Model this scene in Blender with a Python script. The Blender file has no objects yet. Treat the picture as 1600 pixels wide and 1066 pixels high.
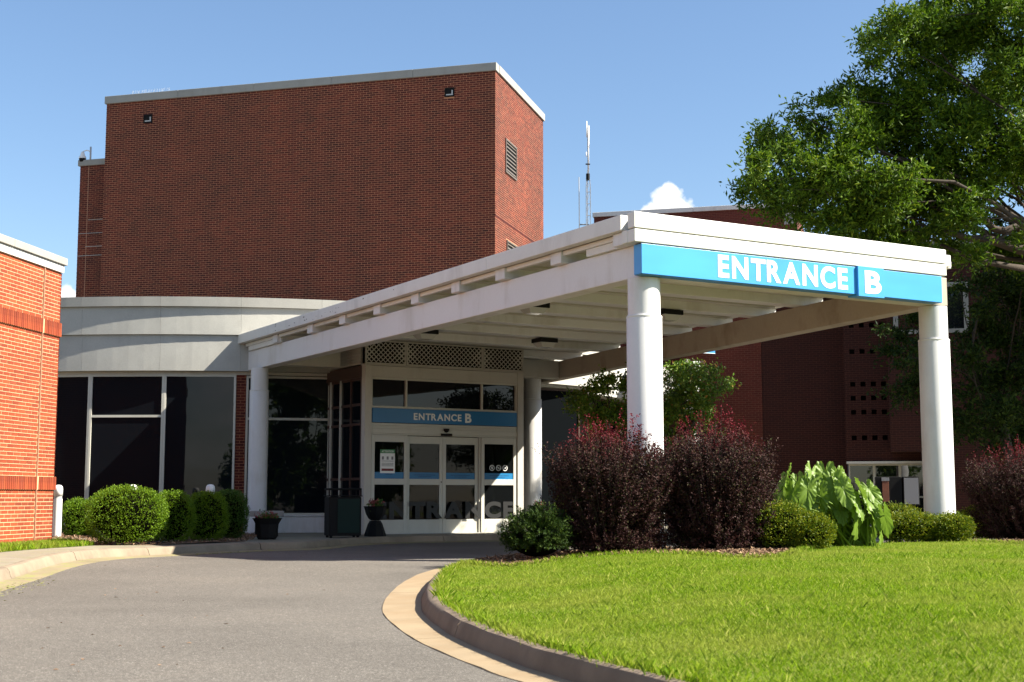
import bpy, bmesh, math, random
import numpy as np
from mathutils import Vector, Matrix
from mathutils.geometry import delaunay_2d_cdt
random.seed(7); rng = np.random.RandomState(11)
R = math.radians; sin = math.sin; cos = math.cos; PI = math.pi
SC = bpy.context.scene; COL = SC.collection

# ------------------------------------------------------------------ camera, sky, sun, exposure
FPX = 2150.0; CAMZ = 0.95; PITCH = math.atan(245 / FPX)
cd = bpy.data.cameras.new('camera'); cam = bpy.data.objects.new('camera', cd); COL.objects.link(cam)
cam.location = (0, 0, CAMZ); cam.rotation_euler = (PI / 2 + PITCH, 0, 0)
cd.sensor_width = 36; cd.lens = 36 * FPX / 1600; cd.clip_start = .1; cd.clip_end = 5000
cd.dof.use_dof = True; cd.dof.focus_distance = 23; cd.dof.aperture_fstop = 5.0
SC.camera = cam
SUN_AZ, SUN_EL = 103.0, 41.5
w = bpy.data.worlds.new('World'); SC.world = w; w.use_nodes = True
nt = w.node_tree; nt.nodes.clear()
N = nt.nodes.new; LK = nt.links.new
out = N('ShaderNodeOutputWorld'); bg = N('ShaderNodeBackground'); sky = N('ShaderNodeTexSky')
sky.sky_type = 'NISHITA'; sky.sun_disc = False; sky.sun_elevation = R(SUN_EL); sky.sun_rotation = R(SUN_AZ)
sky.altitude = 100; sky.air_density = 1.1; sky.dust_density = .5; sky.ozone_density = 4.0
bg.inputs['Strength'].default_value = .062
tc = N('ShaderNodeTexCoord')
# clouds: low cumulus round the horizon (one puff over the roofs) and banks behind the photographer
noise = N('ShaderNodeTexNoise'); noise.inputs['Scale'].default_value = 26; noise.inputs['Detail'].default_value = 7
noise.inputs['Roughness'].default_value = .55
LK(tc.outputs['Generated'], noise.inputs['Vector'])
def vdir(px, py):
    u = (px - 800) / FPX; v = (533 - py) / FPX
    return Vector((u, cos(PITCH) - v * sin(PITCH), sin(PITCH) + v * cos(PITCH))).normalized()
def mnode(op, a=None, b=None, c=None, clamp=False):
    n = N('ShaderNodeMath'); n.operation = op; n.use_clamp = clamp
    for i, x in enumerate((a, b, c)):
        if x is None: continue
        if isinstance(x, (int, float)): n.inputs[i].default_value = x
        else: LK(x, n.inputs[i])
    return n.outputs[0]
mask = None
for px, py, rad in ((1042, 317, .0138), (1060, 331, .0125), (1024, 334, .0115), (1046, 303, .0085), (98, 470, .012), (60, 500, .03)):
    d = vdir(px, py)
    vd = N('ShaderNodeVectorMath'); vd.operation = 'DISTANCE'; LK(tc.outputs['Generated'], vd.inputs[0]); vd.inputs[1].default_value = d
    dd = mnode('SUBTRACT', 1.0, mnode('DIVIDE', vd.outputs['Value'], rad))
    mask = dd if mask is None else mnode('MAXIMUM', mask, dd)
n2 = N('ShaderNodeTexNoise'); n2.inputs['Scale'].default_value = 130; n2.inputs['Detail'].default_value = 5; LK(tc.outputs['Generated'], n2.inputs['Vector'])
puff = mnode('MULTIPLY', mnode('ADD', mask, mnode('MULTIPLY', mnode('SUBTRACT', n2.outputs['Fac'], .5), .9)), 3.2, clamp=True)
sep = N('ShaderNodeSeparateXYZ'); LK(tc.outputs['Generated'], sep.inputs[0])
n3 = N('ShaderNodeTexNoise'); n3.inputs['Scale'].default_value = 3.2; n3.inputs['Detail'].default_value = 8; n3.inputs['Roughness'].default_value = .6
mp = N('ShaderNodeMapping'); mp.inputs['Scale'].default_value = (1, 1, 2.6); LK(tc.outputs['Generated'], mp.inputs[0]); LK(mp.outputs[0], n3.inputs['Vector'])
back = mnode('MULTIPLY', mnode('MULTIPLY', mnode('SUBTRACT', n3.outputs['Fac'], .50), 6, clamp=True),
             mnode('MULTIPLY', mnode('SUBTRACT', -.15, sep.outputs['Y']), 4, clamp=True))
cm = mnode('MAXIMUM', puff, mnode('MULTIPLY', back, .85))
mix = N('ShaderNodeMix'); mix.data_type = 'RGBA'; LK(cm, mix.inputs[0]); LK(sky.outputs[0], mix.inputs[6]); mix.inputs[7].default_value = (7.6, 7.5, 7.4, 1)
LK(mix.outputs[2], bg.inputs['Color']); LK(bg.outputs[0], out.inputs[0])
sd = bpy.data.lights.new('sun', 'SUN'); sd.energy = 5.0; sd.angle = R(.53); sd.color = (1, .93, .80)
so = bpy.data.objects.new('sun', sd); COL.objects.link(so); so.location = (60, -14, 55)
sv = Vector((sin(R(SUN_AZ)) * cos(R(SUN_EL)), cos(R(SUN_AZ)) * cos(R(SUN_EL)), sin(R(SUN_EL))))
so.rotation_euler = sv.to_track_quat('Z', 'Y').to_euler()
SC.view_settings.view_transform = 'Standard'; SC.view_settings.look = 'None'
SC.view_settings.exposure = 1.58; SC.view_settings.gamma = 1; SC.view_settings.use_curve_mapping = False
SC.render.engine = 'CYCLES'; SC.cycles.max_bounces = 8; SC.cycles.transparent_max_bounces = 12

# ------------------------------------------------------------------ geometry of places: pixel of the survey -> metres
def ray(px, py):
    u = (px - 800) / FPX; v = (533 - py) / FPX
    return Vector((u, cos(PITCH) - v * sin(PITCH), sin(PITCH) + v * cos(PITCH)))
def at_z(px, py, z):
    d = ray(px, py); t = (z - CAMZ) / d.z; return Vector((d.x * t, d.y * t, z))
def at_y(px, py, y):
    d = ray(px, py); t = y / d.y; return Vector((d.x * t, y, CAMZ + d.z * t))
def bump(x, y): return .08 * math.exp(-((y - 19.3) / 2.6) ** 2) * (1 if x > -6 else math.exp(-((x + 6) / 3) ** 2))
class Frame:
    def __init__(s, x, y, deg): s.x, s.y, s.rz = x, y, R(deg); s.c, s.s = cos(s.rz), sin(s.rz)
    def loc(s, p): dx, dy = p[0] - s.x, p[1] - s.y; return Vector((dx * s.c + dy * s.s, -dx * s.s + dy * s.c, p[2]))
    def world(s, x, y, z=0): return Vector((s.x + x * s.c - y * s.s, s.y + x * s.s + y * s.c, z))
    def py(s, px, py_, y=0):
        o = s.loc((0, 0, CAMZ)); d = ray(px, py_); l = (d.x * s.c + d.y * s.s, -d.x * s.s + d.y * s.c, d.z)
        t = (y - o.y) / l[1]; return o.x + l[0] * t, CAMZ + l[2] * t
    def px(s, px, py_, x=0):
        o = s.loc((0, 0, CAMZ)); d = ray(px, py_); l = (d.x * s.c + d.y * s.s, -d.x * s.s + d.y * s.c, d.z)
        t = (x - o.x) / l[0]; return o.y + l[1] * t, CAMZ + l[2] * t

# ------------------------------------------------------------------ materials
def mat(name):
    m = bpy.data.materials.new(name); m.use_nodes = True; t = m.node_tree
    return m, t, t.nodes['Principled BSDF']
class G:
    def __init__(s, t): s.t = t
    def n(s, kind, **kw):
        x = s.t.nodes.new('ShaderNode' + kind)
        for k, v in kw.items(): setattr(x, k, v)
        return x
    def l(s, a, b): s.t.links.new(a, b)
    def noise(s, scale, detail=4, rough=.55, vec=None, stretch=None):
        x = s.n('TexNoise'); x.inputs['Scale'].default_value = scale; x.inputs['Detail'].default_value = detail; x.inputs['Roughness'].default_value = rough
        if vec is None:
            c = s.n('TexCoord'); vec = c.outputs['Object']
        if stretch:
            mp = s.n('Mapping'); mp.inputs['Scale'].default_value = stretch; s.l(vec, mp.inputs[0]); vec = mp.outputs[0]
        s.l(vec, x.inputs['Vector']); return x.outputs['Fac']
    def ramp(s, fac, stops):
        r = s.n('ValToRGB'); e = r.color_ramp.elements
        while len(e) < len(stops): e.new(.5)
        for i, (p, c) in enumerate(stops): e[i].position = p; e[i].color = (*c, 1) if len(c) == 3 else c
        s.l(fac, r.inputs[0]); return r.outputs[0]
    def mix(s, fac, a, b, mode='MIX'):
        x = s.n('Mix', data_type='RGBA', blend_type=mode)
        for i, v in ((0, fac), (6, a), (7, b)):
            if isinstance(v, (int, float)): x.inputs[i].default_value = v
            elif isinstance(v, tuple): x.inputs[i].default_value = (*v, 1)
            else: s.l(v, x.inputs[i])
        return x.outputs[2]
    def math(s, op, a, b=0.0, clamp=False):
        x = s.n('Math', operation=op, use_clamp=clamp)
        for i, v in ((0, a), (1, b)):
            if isinstance(v, (int, float)): x.inputs[i].default_value = v
            else: s.l(v, x.inputs[i])
        return x.outputs[0]
    def bump(s, h, strength=.3, dist=.01):
        b = s.n('Bump'); b.inputs['Strength'].default_value = strength; b.inputs['Distance'].default_value = dist
        s.l(h, b.inputs['Height']); return b.outputs[0]
def setp(p, **kw):
    for k, v in kw.items():
        i = p.inputs[k.replace('_', ' ')]; i.default_value = (*v, 1) if isinstance(v, tuple) and len(v) == 3 else v
MATS = {}
def worn(name, col, rough=.5, var=.12, scale=1.2, fine=40, dirt=None, dirtamt=.0, bumpd=.002, streak=(1, 1, .18), spec=.4):
    m, t, p = mat(name); g = G(t)
    a = g.noise(scale, 5); b = g.noise(fine, 3)
    f = g.math('ADD', g.math('MULTIPLY', a, .6), g.math('MULTIPLY', b, .4))
    lo = tuple(c * (1 - var) for c in col); hi = tuple(min(1, c * (1 + var)) for c in col)
    c = g.ramp(f, [(.3, lo), (.7, hi)])
    if dirt:
        s = g.noise(3.0, 6, .65, stretch=streak); s2 = g.noise(.9, 3)
        k = g.ramp(g.math('MULTIPLY', s, s2), [(.26, (0, 0, 0)), (.42, (1, 1, 1))])
        c = g.mix(g.math('MULTIPLY', k, dirtamt), c, dirt)
    g.l(c, p.inputs['Base Color']); setp(p, Roughness=rough); p.inputs['Specular IOR Level'].default_value = spec
    if bumpd: g.l(g.bump(g.noise(fine * 1.5, 4), .35, bumpd), p.inputs['Normal'])
    MATS[name] = m; return m
white = worn('white_paint', (.63, .625, .62), .45, .05, .8, 25, (.34, .29, .22), .38, .0015)
fascia_m = worn('fascia_paint', (.64, .63, .59), .5, .04, .9, 25, (.30, .27, .22), .30, .0015, streak=(1, 1, .3))
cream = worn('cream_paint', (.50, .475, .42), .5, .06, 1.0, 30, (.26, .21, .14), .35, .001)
beamtan = worn('stained_tan_beam', (.37, .325, .26), .55, .10, .7, 18, (.20, .15, .10), .75, .002, streak=(.6, .6, .35))  # darker tan than the opposite beam, with heavy stain streaks
frame_w = worn('painted_aluminium', (.54, .525, .46), .4, .04, 2, 60, (.3, .26, .2), .2, .0005)
mastm = worn('galvanised_steel', (.22, .23, .24), .5, .08)
metal = worn('mill_aluminium', (.45, .45, .44), .35, .06, 2, 60)
brownf = worn('bronze_frame', (.07, .04, .032), .4, .08, 2, 60)
coping = worn('concrete_coping', (.29, .285, .26), .8, .10, 1.5, 30, (.2, .19, .17), .4, .003)
panelc = worn('exposed_aggregate_panel', (.40, .392, .355), .85, .16, 1.0, 45, (.25, .24, .22), .25, .004)
black = worn('black_plastic', (.010, .010, .010), .7, .1, spec=.15)
dgreen = worn('dark_green_plastic', (.006, .020, .016), .6, .15, spec=.2)
stonec = worn('cast_stone', (.30, .29, .27), .85, .15, 2, 40, bumpd=.003)
darkroom = worn('dark_interior', (.007, .0065, .006), .9, .2, spec=0)
roofm = worn('roof_membrane', (.25, .24, .23), .9, .15)
soil = worn('soil', (.06, .04, .028), .95, .3, 3, 30, bumpd=.01)
bark = worn('bark', (.055, .042, .032), .95, .35, 4, 25, bumpd=.02, streak=(1, 1, .2))
jointT = worn('red_sealant', (.17, .055, .035), .8, .1)
blade_m = worn('weathered_blade', (.13, .11, .09), .5, .1)
rubberm = worn('sealant', (.44, .24, .15), .8, .05)
vinyl = worn('grey_vinyl', (.014, .014, .014), .5, .05)
whitevinyl = worn('white_vinyl', (.82, .82, .80), .4, .02, 2, 60, spec=.3)
greenprint = worn('green_print', (.04, .22, .08), .5, .03)
redprint = worn('dark_red_print', (.18, .02, .02), .5, .03)
greyprint = worn('grey_print', (.2, .2, .21), .5, .03)
bluedark = worn('blue_band_vinyl', (.012, .16, .36), .35, .04)
bandtext = worn('dark_blue_print', (.008, .05, .14), .5, .02)
bolw = worn('white_enamel', (.80, .80, .77), .3, .03, 2, 50)
flowerp = worn('pink_petal', (.62, .02, .10), .6, .2)
flowerc = worn('coral_petal', (.28, .06, .06), .6, .2)
terra = worn('brown_brick_bin', (.16, .06, .035), .8, .3, 6, 40, bumpd=.006)
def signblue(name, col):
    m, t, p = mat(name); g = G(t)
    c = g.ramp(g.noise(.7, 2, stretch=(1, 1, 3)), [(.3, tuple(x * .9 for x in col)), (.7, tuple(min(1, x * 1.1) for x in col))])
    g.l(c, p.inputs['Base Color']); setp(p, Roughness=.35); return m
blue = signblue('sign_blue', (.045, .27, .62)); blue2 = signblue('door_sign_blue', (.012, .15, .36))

def brick_piece(name, cols):
    m, t, p = mat(name); g = G(t)
    geo = g.n('NewGeometry'); oi = g.n('ObjectInfo')
    r = g.math('FRACT', g.math('ADD', geo.outputs['Random Per Island'], oi.outputs['Random']))
    c = g.ramp(r, cols); big = g.ramp(g.noise(.5, 5, .6), [(.32, (.70, .68, .70)), (.68, (1.15, 1.15, 1.12))]); c = g.mix(1.0, c, big, 'MULTIPLY')
    stk = g.ramp(g.noise(1.1, 5, .65, stretch=(1, 1, .10)), [(.38, (.78, .76, .78)), (.55, (1, 1, 1)), (.72, (1.12, 1.1, 1.08))]); c = g.mix(1.0, c, stk, 'MULTIPLY')
    row = g.ramp(g.noise(1.0, 3, .6, stretch=(.03, .03, 1.6)), [(.36, (.72, .70, .72)), (.5, (1, 1, 1))]); c = g.mix(.8, c, row, 'MULTIPLY')
    fine = g.noise(55, 4); c = g.mix(.35, c, g.ramp(fine, [(.25, (.35, .3, .3)), (.75, (1, 1, 1))]), 'MULTIPLY')
    g.l(c, p.inputs['Base Color']); setp(p, Roughness=.85); g.l(g.bump(fine, .5, .003), p.inputs['Normal']); return m
brickL = brick_piece('orange_brick', [(0, (.27, .040, .010)), (.45, (.32, .052, .012)), (.8, (.37, .070, .018)), (1, (.29, .055, .020))])
brickT = brick_piece('red_brick', [(0, (.080, .009, .004)), (.4, (.125, .015, .006)), (.8, (.18, .027, .011)), (1, (.075, .012, .006))])
mortarL = worn('light_mortar', (.54, .36, .20), .9, .12, 2, 60, bumpd=.003)
mortarT = worn('tan_mortar', (.46, .21, .11), .9, .15, 2, 60, bumpd=.003)
def brick_tex(name, c1, c2, cm, ph=.0677, pw=.203):
    m, t, p = mat(name); g = G(t)
    c = g.n('TexCoord'); sp = g.n('SeparateXYZ'); sn = g.n('SeparateXYZ'); g.l(c.outputs['Object'], sp.inputs[0]); g.l(c.outputs['Normal'], sn.inputs[0])
    side = g.math('GREATER_THAN', g.math('ABSOLUTE', sn.outputs[0]), .5)
    mx = g.n('Mix', data_type='FLOAT'); g.l(side, mx.inputs[0]); g.l(sp.outputs[0], mx.inputs[2]); g.l(sp.outputs[1], mx.inputs[3])
    cb = g.n('CombineXYZ'); g.l(mx.outputs[0], cb.inputs[0]); g.l(sp.outputs[2], cb.inputs[1])
    b = g.n('TexBrick'); g.l(cb.outputs[0], b.inputs['Vector']); b.inputs['Scale'].default_value = 1
    b.inputs['Brick Width'].default_value = pw; b.inputs['Row Height'].default_value = ph; b.inputs['Mortar Size'].default_value = .006
    b.inputs['Mortar Smooth'].default_value = .2; b.inputs['Bias'].default_value = 0
    for k, v in (('Color1', c1), ('Color2', c2), ('Mortar', cm)): b.inputs[k].default_value = (*v, 1)
    col = g.mix(.5, b.outputs['Color'], g.ramp(g.noise(.5, 5), [(.3, (.6, .6, .6)), (.7, (1, 1, 1))]), 'MULTIPLY')
    g.l(col, p.inputs['Base Color']); setp(p, Roughness=.9)
    g.l(g.bump(g.math('SUBTRACT', 1.0, b.outputs['Fac']), .6, .008), p.inputs['Normal']); return m
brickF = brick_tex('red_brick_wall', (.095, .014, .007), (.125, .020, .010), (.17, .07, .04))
brickD = brick_tex('shade_darkened_brick_wall', (.028, .0028, .0009), (.042, .0050, .0016), (.085, .025, .011))  # brick colour darkened to hold the oak's shade on this wing

def glass(name, tint, trans=.0, rough=.015):
    m, t, p = mat(name); g = G(t)
    setp(p, Base_Color=tint, Roughness=rough); p.inputs['Specular IOR Level'].default_value = .30
    g.l(g.bump(g.noise(.8, 2), .10, .02), p.inputs['Normal'])
    if trans:
        tr = g.n('BsdfTransparent'); tr.inputs[0].default_value = (.55, .58, .56, 1)
        mx = g.n('MixShader'); mx.inputs[0].default_value = 1 - trans
        o = t.nodes['Material Output']; g.l(tr.outputs[0], mx.inputs[1]); g.l(p.outputs[0], mx.inputs[2]); g.l(mx.outputs[0], o.inputs[0])
    return m
glassd = glass('tinted_glass', (.006, .008, .011)); glassdoor = glass('door_glass', (.008, .009, .010), .45)
glassm = glass('matt_dark_glass', (.004, .005, .006), 0, .35); glassm.node_tree.nodes['Principled BSDF'].inputs['IOR'].default_value = 1.12
glassb = glass('office_glass', (.01, .012, .014)); glassb.node_tree.nodes['Principled BSDF'].inputs['Specular IOR Level'].default_value = 1.0
lens = glass('lamp_lens', (.45, .45, .42), 0, .2)

def leafmat(name, stops, trans=.35, rough=.45, tip=None, spec=.35, patch=None):
    m, t, p = mat(name); g = G(t)
    geo = g.n('NewGeometry'); c = g.ramp(geo.outputs['Random Per Island'], stops)
    if patch:
        k = g.ramp(g.noise(patch[0], 4, .6, vec=geo.outputs['Position']), [(patch[2], (0, 0, 0)), (patch[3], (1, 1, 1))])
        c = g.mix(g.math('MULTIPLY', k, patch[4]), c, patch[1])
    if tip:
        a = g.n('Attribute', attribute_name='t'); k = g.ramp(a.outputs['Fac'], [(tip[1], (0, 0, 0)), (tip[2], (1, 1, 1))])
        c = g.mix(k, c, tip[0])
    setp(p, Roughness=rough); p.inputs['Specular IOR Level'].default_value = spec; g.l(c, p.inputs['Base Color'])
    tl = g.n('BsdfTranslucent'); g.l(c, tl.inputs[0]); mx = g.n('MixShader'); mx.inputs[0].default_value = trans
    o = t.nodes['Material Output']; g.l(p.outputs[0], mx.inputs[1]); g.l(tl.outputs[0], mx.inputs[2]); g.l(mx.outputs[0], o.inputs[0]); return m
oakleaf = leafmat('oak_leaf', [(0, (.030, .072, .004)), (.5, (.075, .140, .006)), (.9, (.13, .21, .010)), (1, (.19, .24, .015))], .34, .55, spec=.22)
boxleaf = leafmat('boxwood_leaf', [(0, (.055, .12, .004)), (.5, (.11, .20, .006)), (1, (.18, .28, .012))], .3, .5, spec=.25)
darkbox = leafmat('shade_toned_boxwood_leaf', [(0, (.035, .085, .010)), (.5, (.06, .13, .012)), (1, (.1, .18, .02))], .25)  # darker boxwood copy with shade in its colour; also planter and flower leaves
hedgeleaf = leafmat('golden_hedge_leaf', [(0, (.05, .10, .006)), (.5, (.11, .16, .007)), (1, (.26, .27, .012))], .3, .5, spec=.25)
junileaf = leafmat('yew_leaf', [(0, (.012, .028, .004)), (.6, (.022, .048, .006)), (1, (.07, .11, .012))], .15, .6, spec=.15)
barbleaf = leafmat('barberry_leaf', [(0, (.018, .007, .007)), (.4, (.036, .014, .013)), (.8, (.070, .032, .028)), (1, (.04, .05, .012))], .25, .6, spec=.15, tip=((.15, .008, .018), .84, 1.02))
myrtleleaf = leafmat('myrtle_leaf', [(0, (.055, .12, .006)), (.5, (.11, .20, .012)), (.92, (.22, .30, .04)), (1, (.32, .14, .02))], .3)
earleaf = leafmat('elephant_ear_leaf', [(0, (.11, .20, .018)), (1, (.19, .29, .035))], .36, .45, spec=.3)
liliesm = leafmat('lily_leaf', [(0, (.05, .12, .012)), (1, (.12, .22, .02))], .25)
flw = None
grassm = leafmat('grass_blade', [(0, (.085, .165, .005)), (.45, (.16, .27, .007)), (.8, (.235, .335, .011)), (1, (.42, .42, .11))], .45, .6, spec=.2, patch=(.75, (.32, .34, .06), .44, .68, .65))
grasst = bpy.data.materials.new('thatch'); grasst = worn('thatch', (.14, .17, .02), .95, .25, 3, 60, bumpd=.01)

def asphalt():
    m, t, p = mat('asphalt'); g = G(t)
    geo = g.n('NewGeometry').outputs['Position']
    v = g.n('TexVoronoi', feature='F1'); v.inputs['Scale'].default_value = 120; g.l(geo, v.inputs['Vector'])
    vc = g.n('SeparateColor'); g.l(v.outputs['Color'], vc.inputs[0])
    st = g.ramp(vc.outputs[0], [(0, (.090, .081, .070)), (.5, (.125, .113, .098)), (.85, (.152, .138, .120)), (1, (.26, .24, .21))])
    big = g.ramp(g.noise(.35, 5, .6, vec=geo), [(.3, (.80, .80, .80)), (.52, (1, 1, 1)), (.7, (1.14, 1.12, 1.10))])
    st = g.mix(1.0, st, big, 'MULTIPLY')
    f2 = g.ramp(g.noise(14, 3, .7, vec=geo), [(.3, (.86, .86, .86)), (.7, (1.08, 1.08, 1.08))]); st = g.mix(1.0, st, f2, 'MULTIPLY')
    sp = g.ramp(g.noise(9, 2, vec=geo), [(.77, (0, 0, 0)), (.80, (1, 1, 1))]); st = g.mix(g.math('MULTIPLY', sp, .5), st, (.05, .035, .025))
    g.l(st, p.inputs['Base Color']); setp(p, Roughness=.9); p.inputs['Specular IOR Level'].default_value = .25
    g.l(g.bump(v.outputs['Distance'], .5, .004), p.inputs['Normal']); return m
asph = asphalt()
def concrete(name, col, stain=None, amt=.5, moss=0.0):
    m, t, p = mat(name); g = G(t); geo = g.n('NewGeometry').outputs['Position']
    c = g.ramp(g.noise(1.3, 6, .65, vec=geo), [(.3, tuple(x * .82 for x in col)), (.7, tuple(x * 1.12 for x in col))])
    fn = g.noise(130, 3, .7, vec=geo); c = g.mix(.5, c, g.ramp(fn, [(.25, (.7, .7, .7)), (.75, (1.1, 1.1, 1.1))]), 'MULTIPLY')
    if stain: c = g.mix(g.math('MULTIPLY', g.ramp(g.noise(2.3, 5, .6, vec=geo), [(.45, (0, 0, 0)), (.65, (1, 1, 1))]), amt), c, stain)
    if moss: c = g.mix(g.math('MULTIPLY', g.ramp(g.noise(5, 6, .7, vec=geo), [(.52, (0, 0, 0)), (.62, (1, 1, 1))]), moss), c, (.22, .24, .05))
    g.l(c, p.inputs['Base Color']); setp(p, Roughness=.9); g.l(g.bump(fn, .4, .003), p.inputs['Normal']); return m
kerbm = concrete('kerb_concrete', (.20, .15, .105), (.11, .08, .055), .6)
gutterm = concrete('gutter_concrete', (.30, .225, .135), (.25, .17, .09), .6)
kerbl = concrete('pale_kerb_concrete', (.25, .20, .14), (.15, .115, .08), .6)
gutterl = concrete('mossy_gutter_concrete', (.25, .205, .12), (.21, .165, .09), .5, .75)
walkm = concrete('sidewalk_concrete', (.25, .225, .17), (.20, .165, .115), .5, .3)
def mulch():
    m, t, p = mat('mulch'); g = G(t); geo = g.n('NewGeometry').outputs['Position']
    g.l(g.ramp(g.noise(35, 5, .8, vec=geo), [(.3, (.06, .035, .02)), (.55, (.17, .10, .06)), (.75, (.30, .19, .12))]), p.inputs['Base Color'])
    setp(p, Roughness=.95); g.l(g.bump(g.noise(40, 5, vec=geo), 1, .03), p.inputs['Normal']); return m
mulchm = mulch()
chipm = leafmat('bark_chip', [(0, (.07, .04, .022)), (.5, (.19, .11, .06)), (1, (.36, .24, .15))], .0, .9)
dirtm = worn('far_ground', (.10, .12, .05), .95, .3, .1, 3)

# ------------------------------------------------------------------ objects
def tag(o, label=None, cat=None, group=None, kind=None):
    if label: o['label'] = label
    if cat: o['category'] = cat
    if group: o['group'] = group
    if kind: o['kind'] = kind
    return o
def thing(name, label, cat, loc=(0, 0, 0), rz=0, group=None):
    o = bpy.data.objects.new(name, None); COL.objects.link(o); o.empty_display_size = .2
    o.location = loc; o.rotation_euler = (0, 0, rz); return tag(o, label, cat, group)
def link(name, me, m, parent=None):
    o = bpy.data.objects.new(name, me); COL.objects.link(o)
    if m is not None and not me.materials: me.materials.append(m)
    if parent: o.parent = parent
    return o
class MB:
    def __init__(s): s.v = []; s.f = []
    def add(s, v, f): b = len(s.v); s.v += [tuple(x) for x in v]; s.f += [tuple(b + i for i in q) for q in f]; return s
    def box(s, x0, x1, y0, y1, z0, z1):
        v = [(x, y, z) for z in (z0, z1) for y in (y0, y1) for x in (x0, x1)]
        return s.add(v, [(0, 2, 3, 1), (4, 5, 7, 6), (0, 1, 5, 4), (1, 3, 7, 5), (3, 2, 6, 7), (2, 0, 4, 6)])
    def prism(s, poly, z0, z1):
        n = len(poly); v = [(x, y, z0) for x, y in poly] + [(x, y, z1) for x, y in poly]
        return s.add(v, [tuple(range(n))[::-1], tuple(range(n, 2 * n))] + [(i, (i + 1) % n, n + (i + 1) % n, n + i) for i in range(n)])
    def lathe(s, prof, cx=0, cy=0, n=24, cap=True, sq=None):
        v = []
        for r, z in prof:
            for i in range(n):
                a = 2 * PI * i / n + (PI / 4 if n == 4 else 0); v.append((cx + r * cos(a), cy + r * sin(a), z))
        m = len(prof); f = [(j * n + i, j * n + (i + 1) % n, (j + 1) * n + (i + 1) % n, (j + 1) * n + i) for j in range(m - 1) for i in range(n)]
        if cap: f += [tuple(range(n))[::-1], tuple((m - 1) * n + i for i in range(n))]
        return s.add(v, f)
    def tube(s, pts, rad, n=8):
        pts = [Vector(p) for p in pts]; v = []
        if not hasattr(rad, '__len__'): rad = [rad] * len(pts)
        for i, p in enumerate(pts):
            d = (pts[min(i + 1, len(pts) - 1)] - pts[max(i - 1, 0)]).normalized()
            a = d.orthogonal().normalized() if i == 0 else (pa - d * pa.dot(d)).normalized()
            pa = a; b = d.cross(a)
            for k in range(n): q = 2 * PI * k / n; v.append(p + a * (rad[i] * cos(q)) + b * (rad[i] * sin(q)))
        m = len(pts); f = [(j * n + i, j * n + (i + 1) % n, (j + 1) * n + (i + 1) % n, (j + 1) * n + i) for j in range(m - 1) for i in range(n)]
        f += [tuple(range(n))[::-1], tuple((m - 1) * n + i for i in range(n))]
        return s.add(v, f)
    def mesh(s, name, m, smooth=False):
        me = bpy.data.meshes.new(name); me.from_pydata(s.v, [], s.f)
        if m: me.materials.append(m)
        if smooth: me.polygons.foreach_set('use_smooth', [True] * len(me.polygons))
        me.update(); return me
    def build(s, name, m, parent=None, smooth=False, bevel=0, autos=False):
        o = link(name, s.mesh(name, m, smooth or autos), m, parent)
        if autos:
            for e in o.data.edges: pass
            bm = bmesh.new(); bm.from_mesh(o.data)
            for e in bm.edges:
                if len(e.link_faces) == 2 and e.calc_face_angle(0) > R(35): e.smooth = False
            bm.to_mesh(o.data); bm.free()
        if bevel:
            b = o.modifiers.new('bevel', 'BEVEL'); b.width = bevel; b.segments = 2; b.limit_method = 'ANGLE'
        return o
def box(name, m, parent, x0, x1, y0, y1, z0, z1, bevel=.006): return MB().box(x0, x1, y0, y1, z0, z1).build(name, m, parent, bevel=bevel)
def npmesh(name, V, Fc, k, m, attr=None):
    me = bpy.data.meshes.new(name); nv, nf = len(V), len(Fc)
    me.vertices.add(nv); me.vertices.foreach_set('co', V.astype(np.float32).ravel())
    me.loops.add(nf * k); me.loops.foreach_set('vertex_index', Fc.astype(np.int32).ravel())
    me.polygons.add(nf); me.polygons.foreach_set('loop_start', np.arange(0, nf * k, k, dtype=np.int32))
    me.polygons.foreach_set('loop_total', np.full(nf, k, dtype=np.int32))
    me.polygons.foreach_set('use_smooth', np.zeros(nf, dtype=bool))
    if attr is not None:
        a = me.attributes.new('t', 'FLOAT', 'POINT'); a.data.foreach_set('value', attr.astype(np.float32))
    me.materials.append(m); me.update(calc_edges=True); return me
def unit(a): return a / np.maximum(1e-9, np.linalg.norm(a, axis=1, keepdims=True))
def leaves(P, D, L, W, m, name, parent=None, attr=None, bend=.25):
    """each leaf a folded diamond growing from P along D"""
    n = len(P); L = np.broadcast_to(L, n)[:, None]; W = np.broadcast_to(W, n)[:, None]
    S = unit(np.cross(D, rng.normal(size=(n, 3)))); U = np.cross(S, D)
    V = np.empty((n, 4, 3)); V[:, 0] = P; V[:, 1] = P + D * L * .5 + S * W * .5; V[:, 2] = P + D * L - U * L * bend; V[:, 3] = P + D * L * .5 - S * W * .5
    Fc = np.arange(n * 4).reshape(n, 4)
    me = npmesh(name, V.reshape(-1, 3), Fc, 4, m, np.repeat(attr, 4) if attr is not None else None)
    return link(name, me, m, parent)
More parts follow.
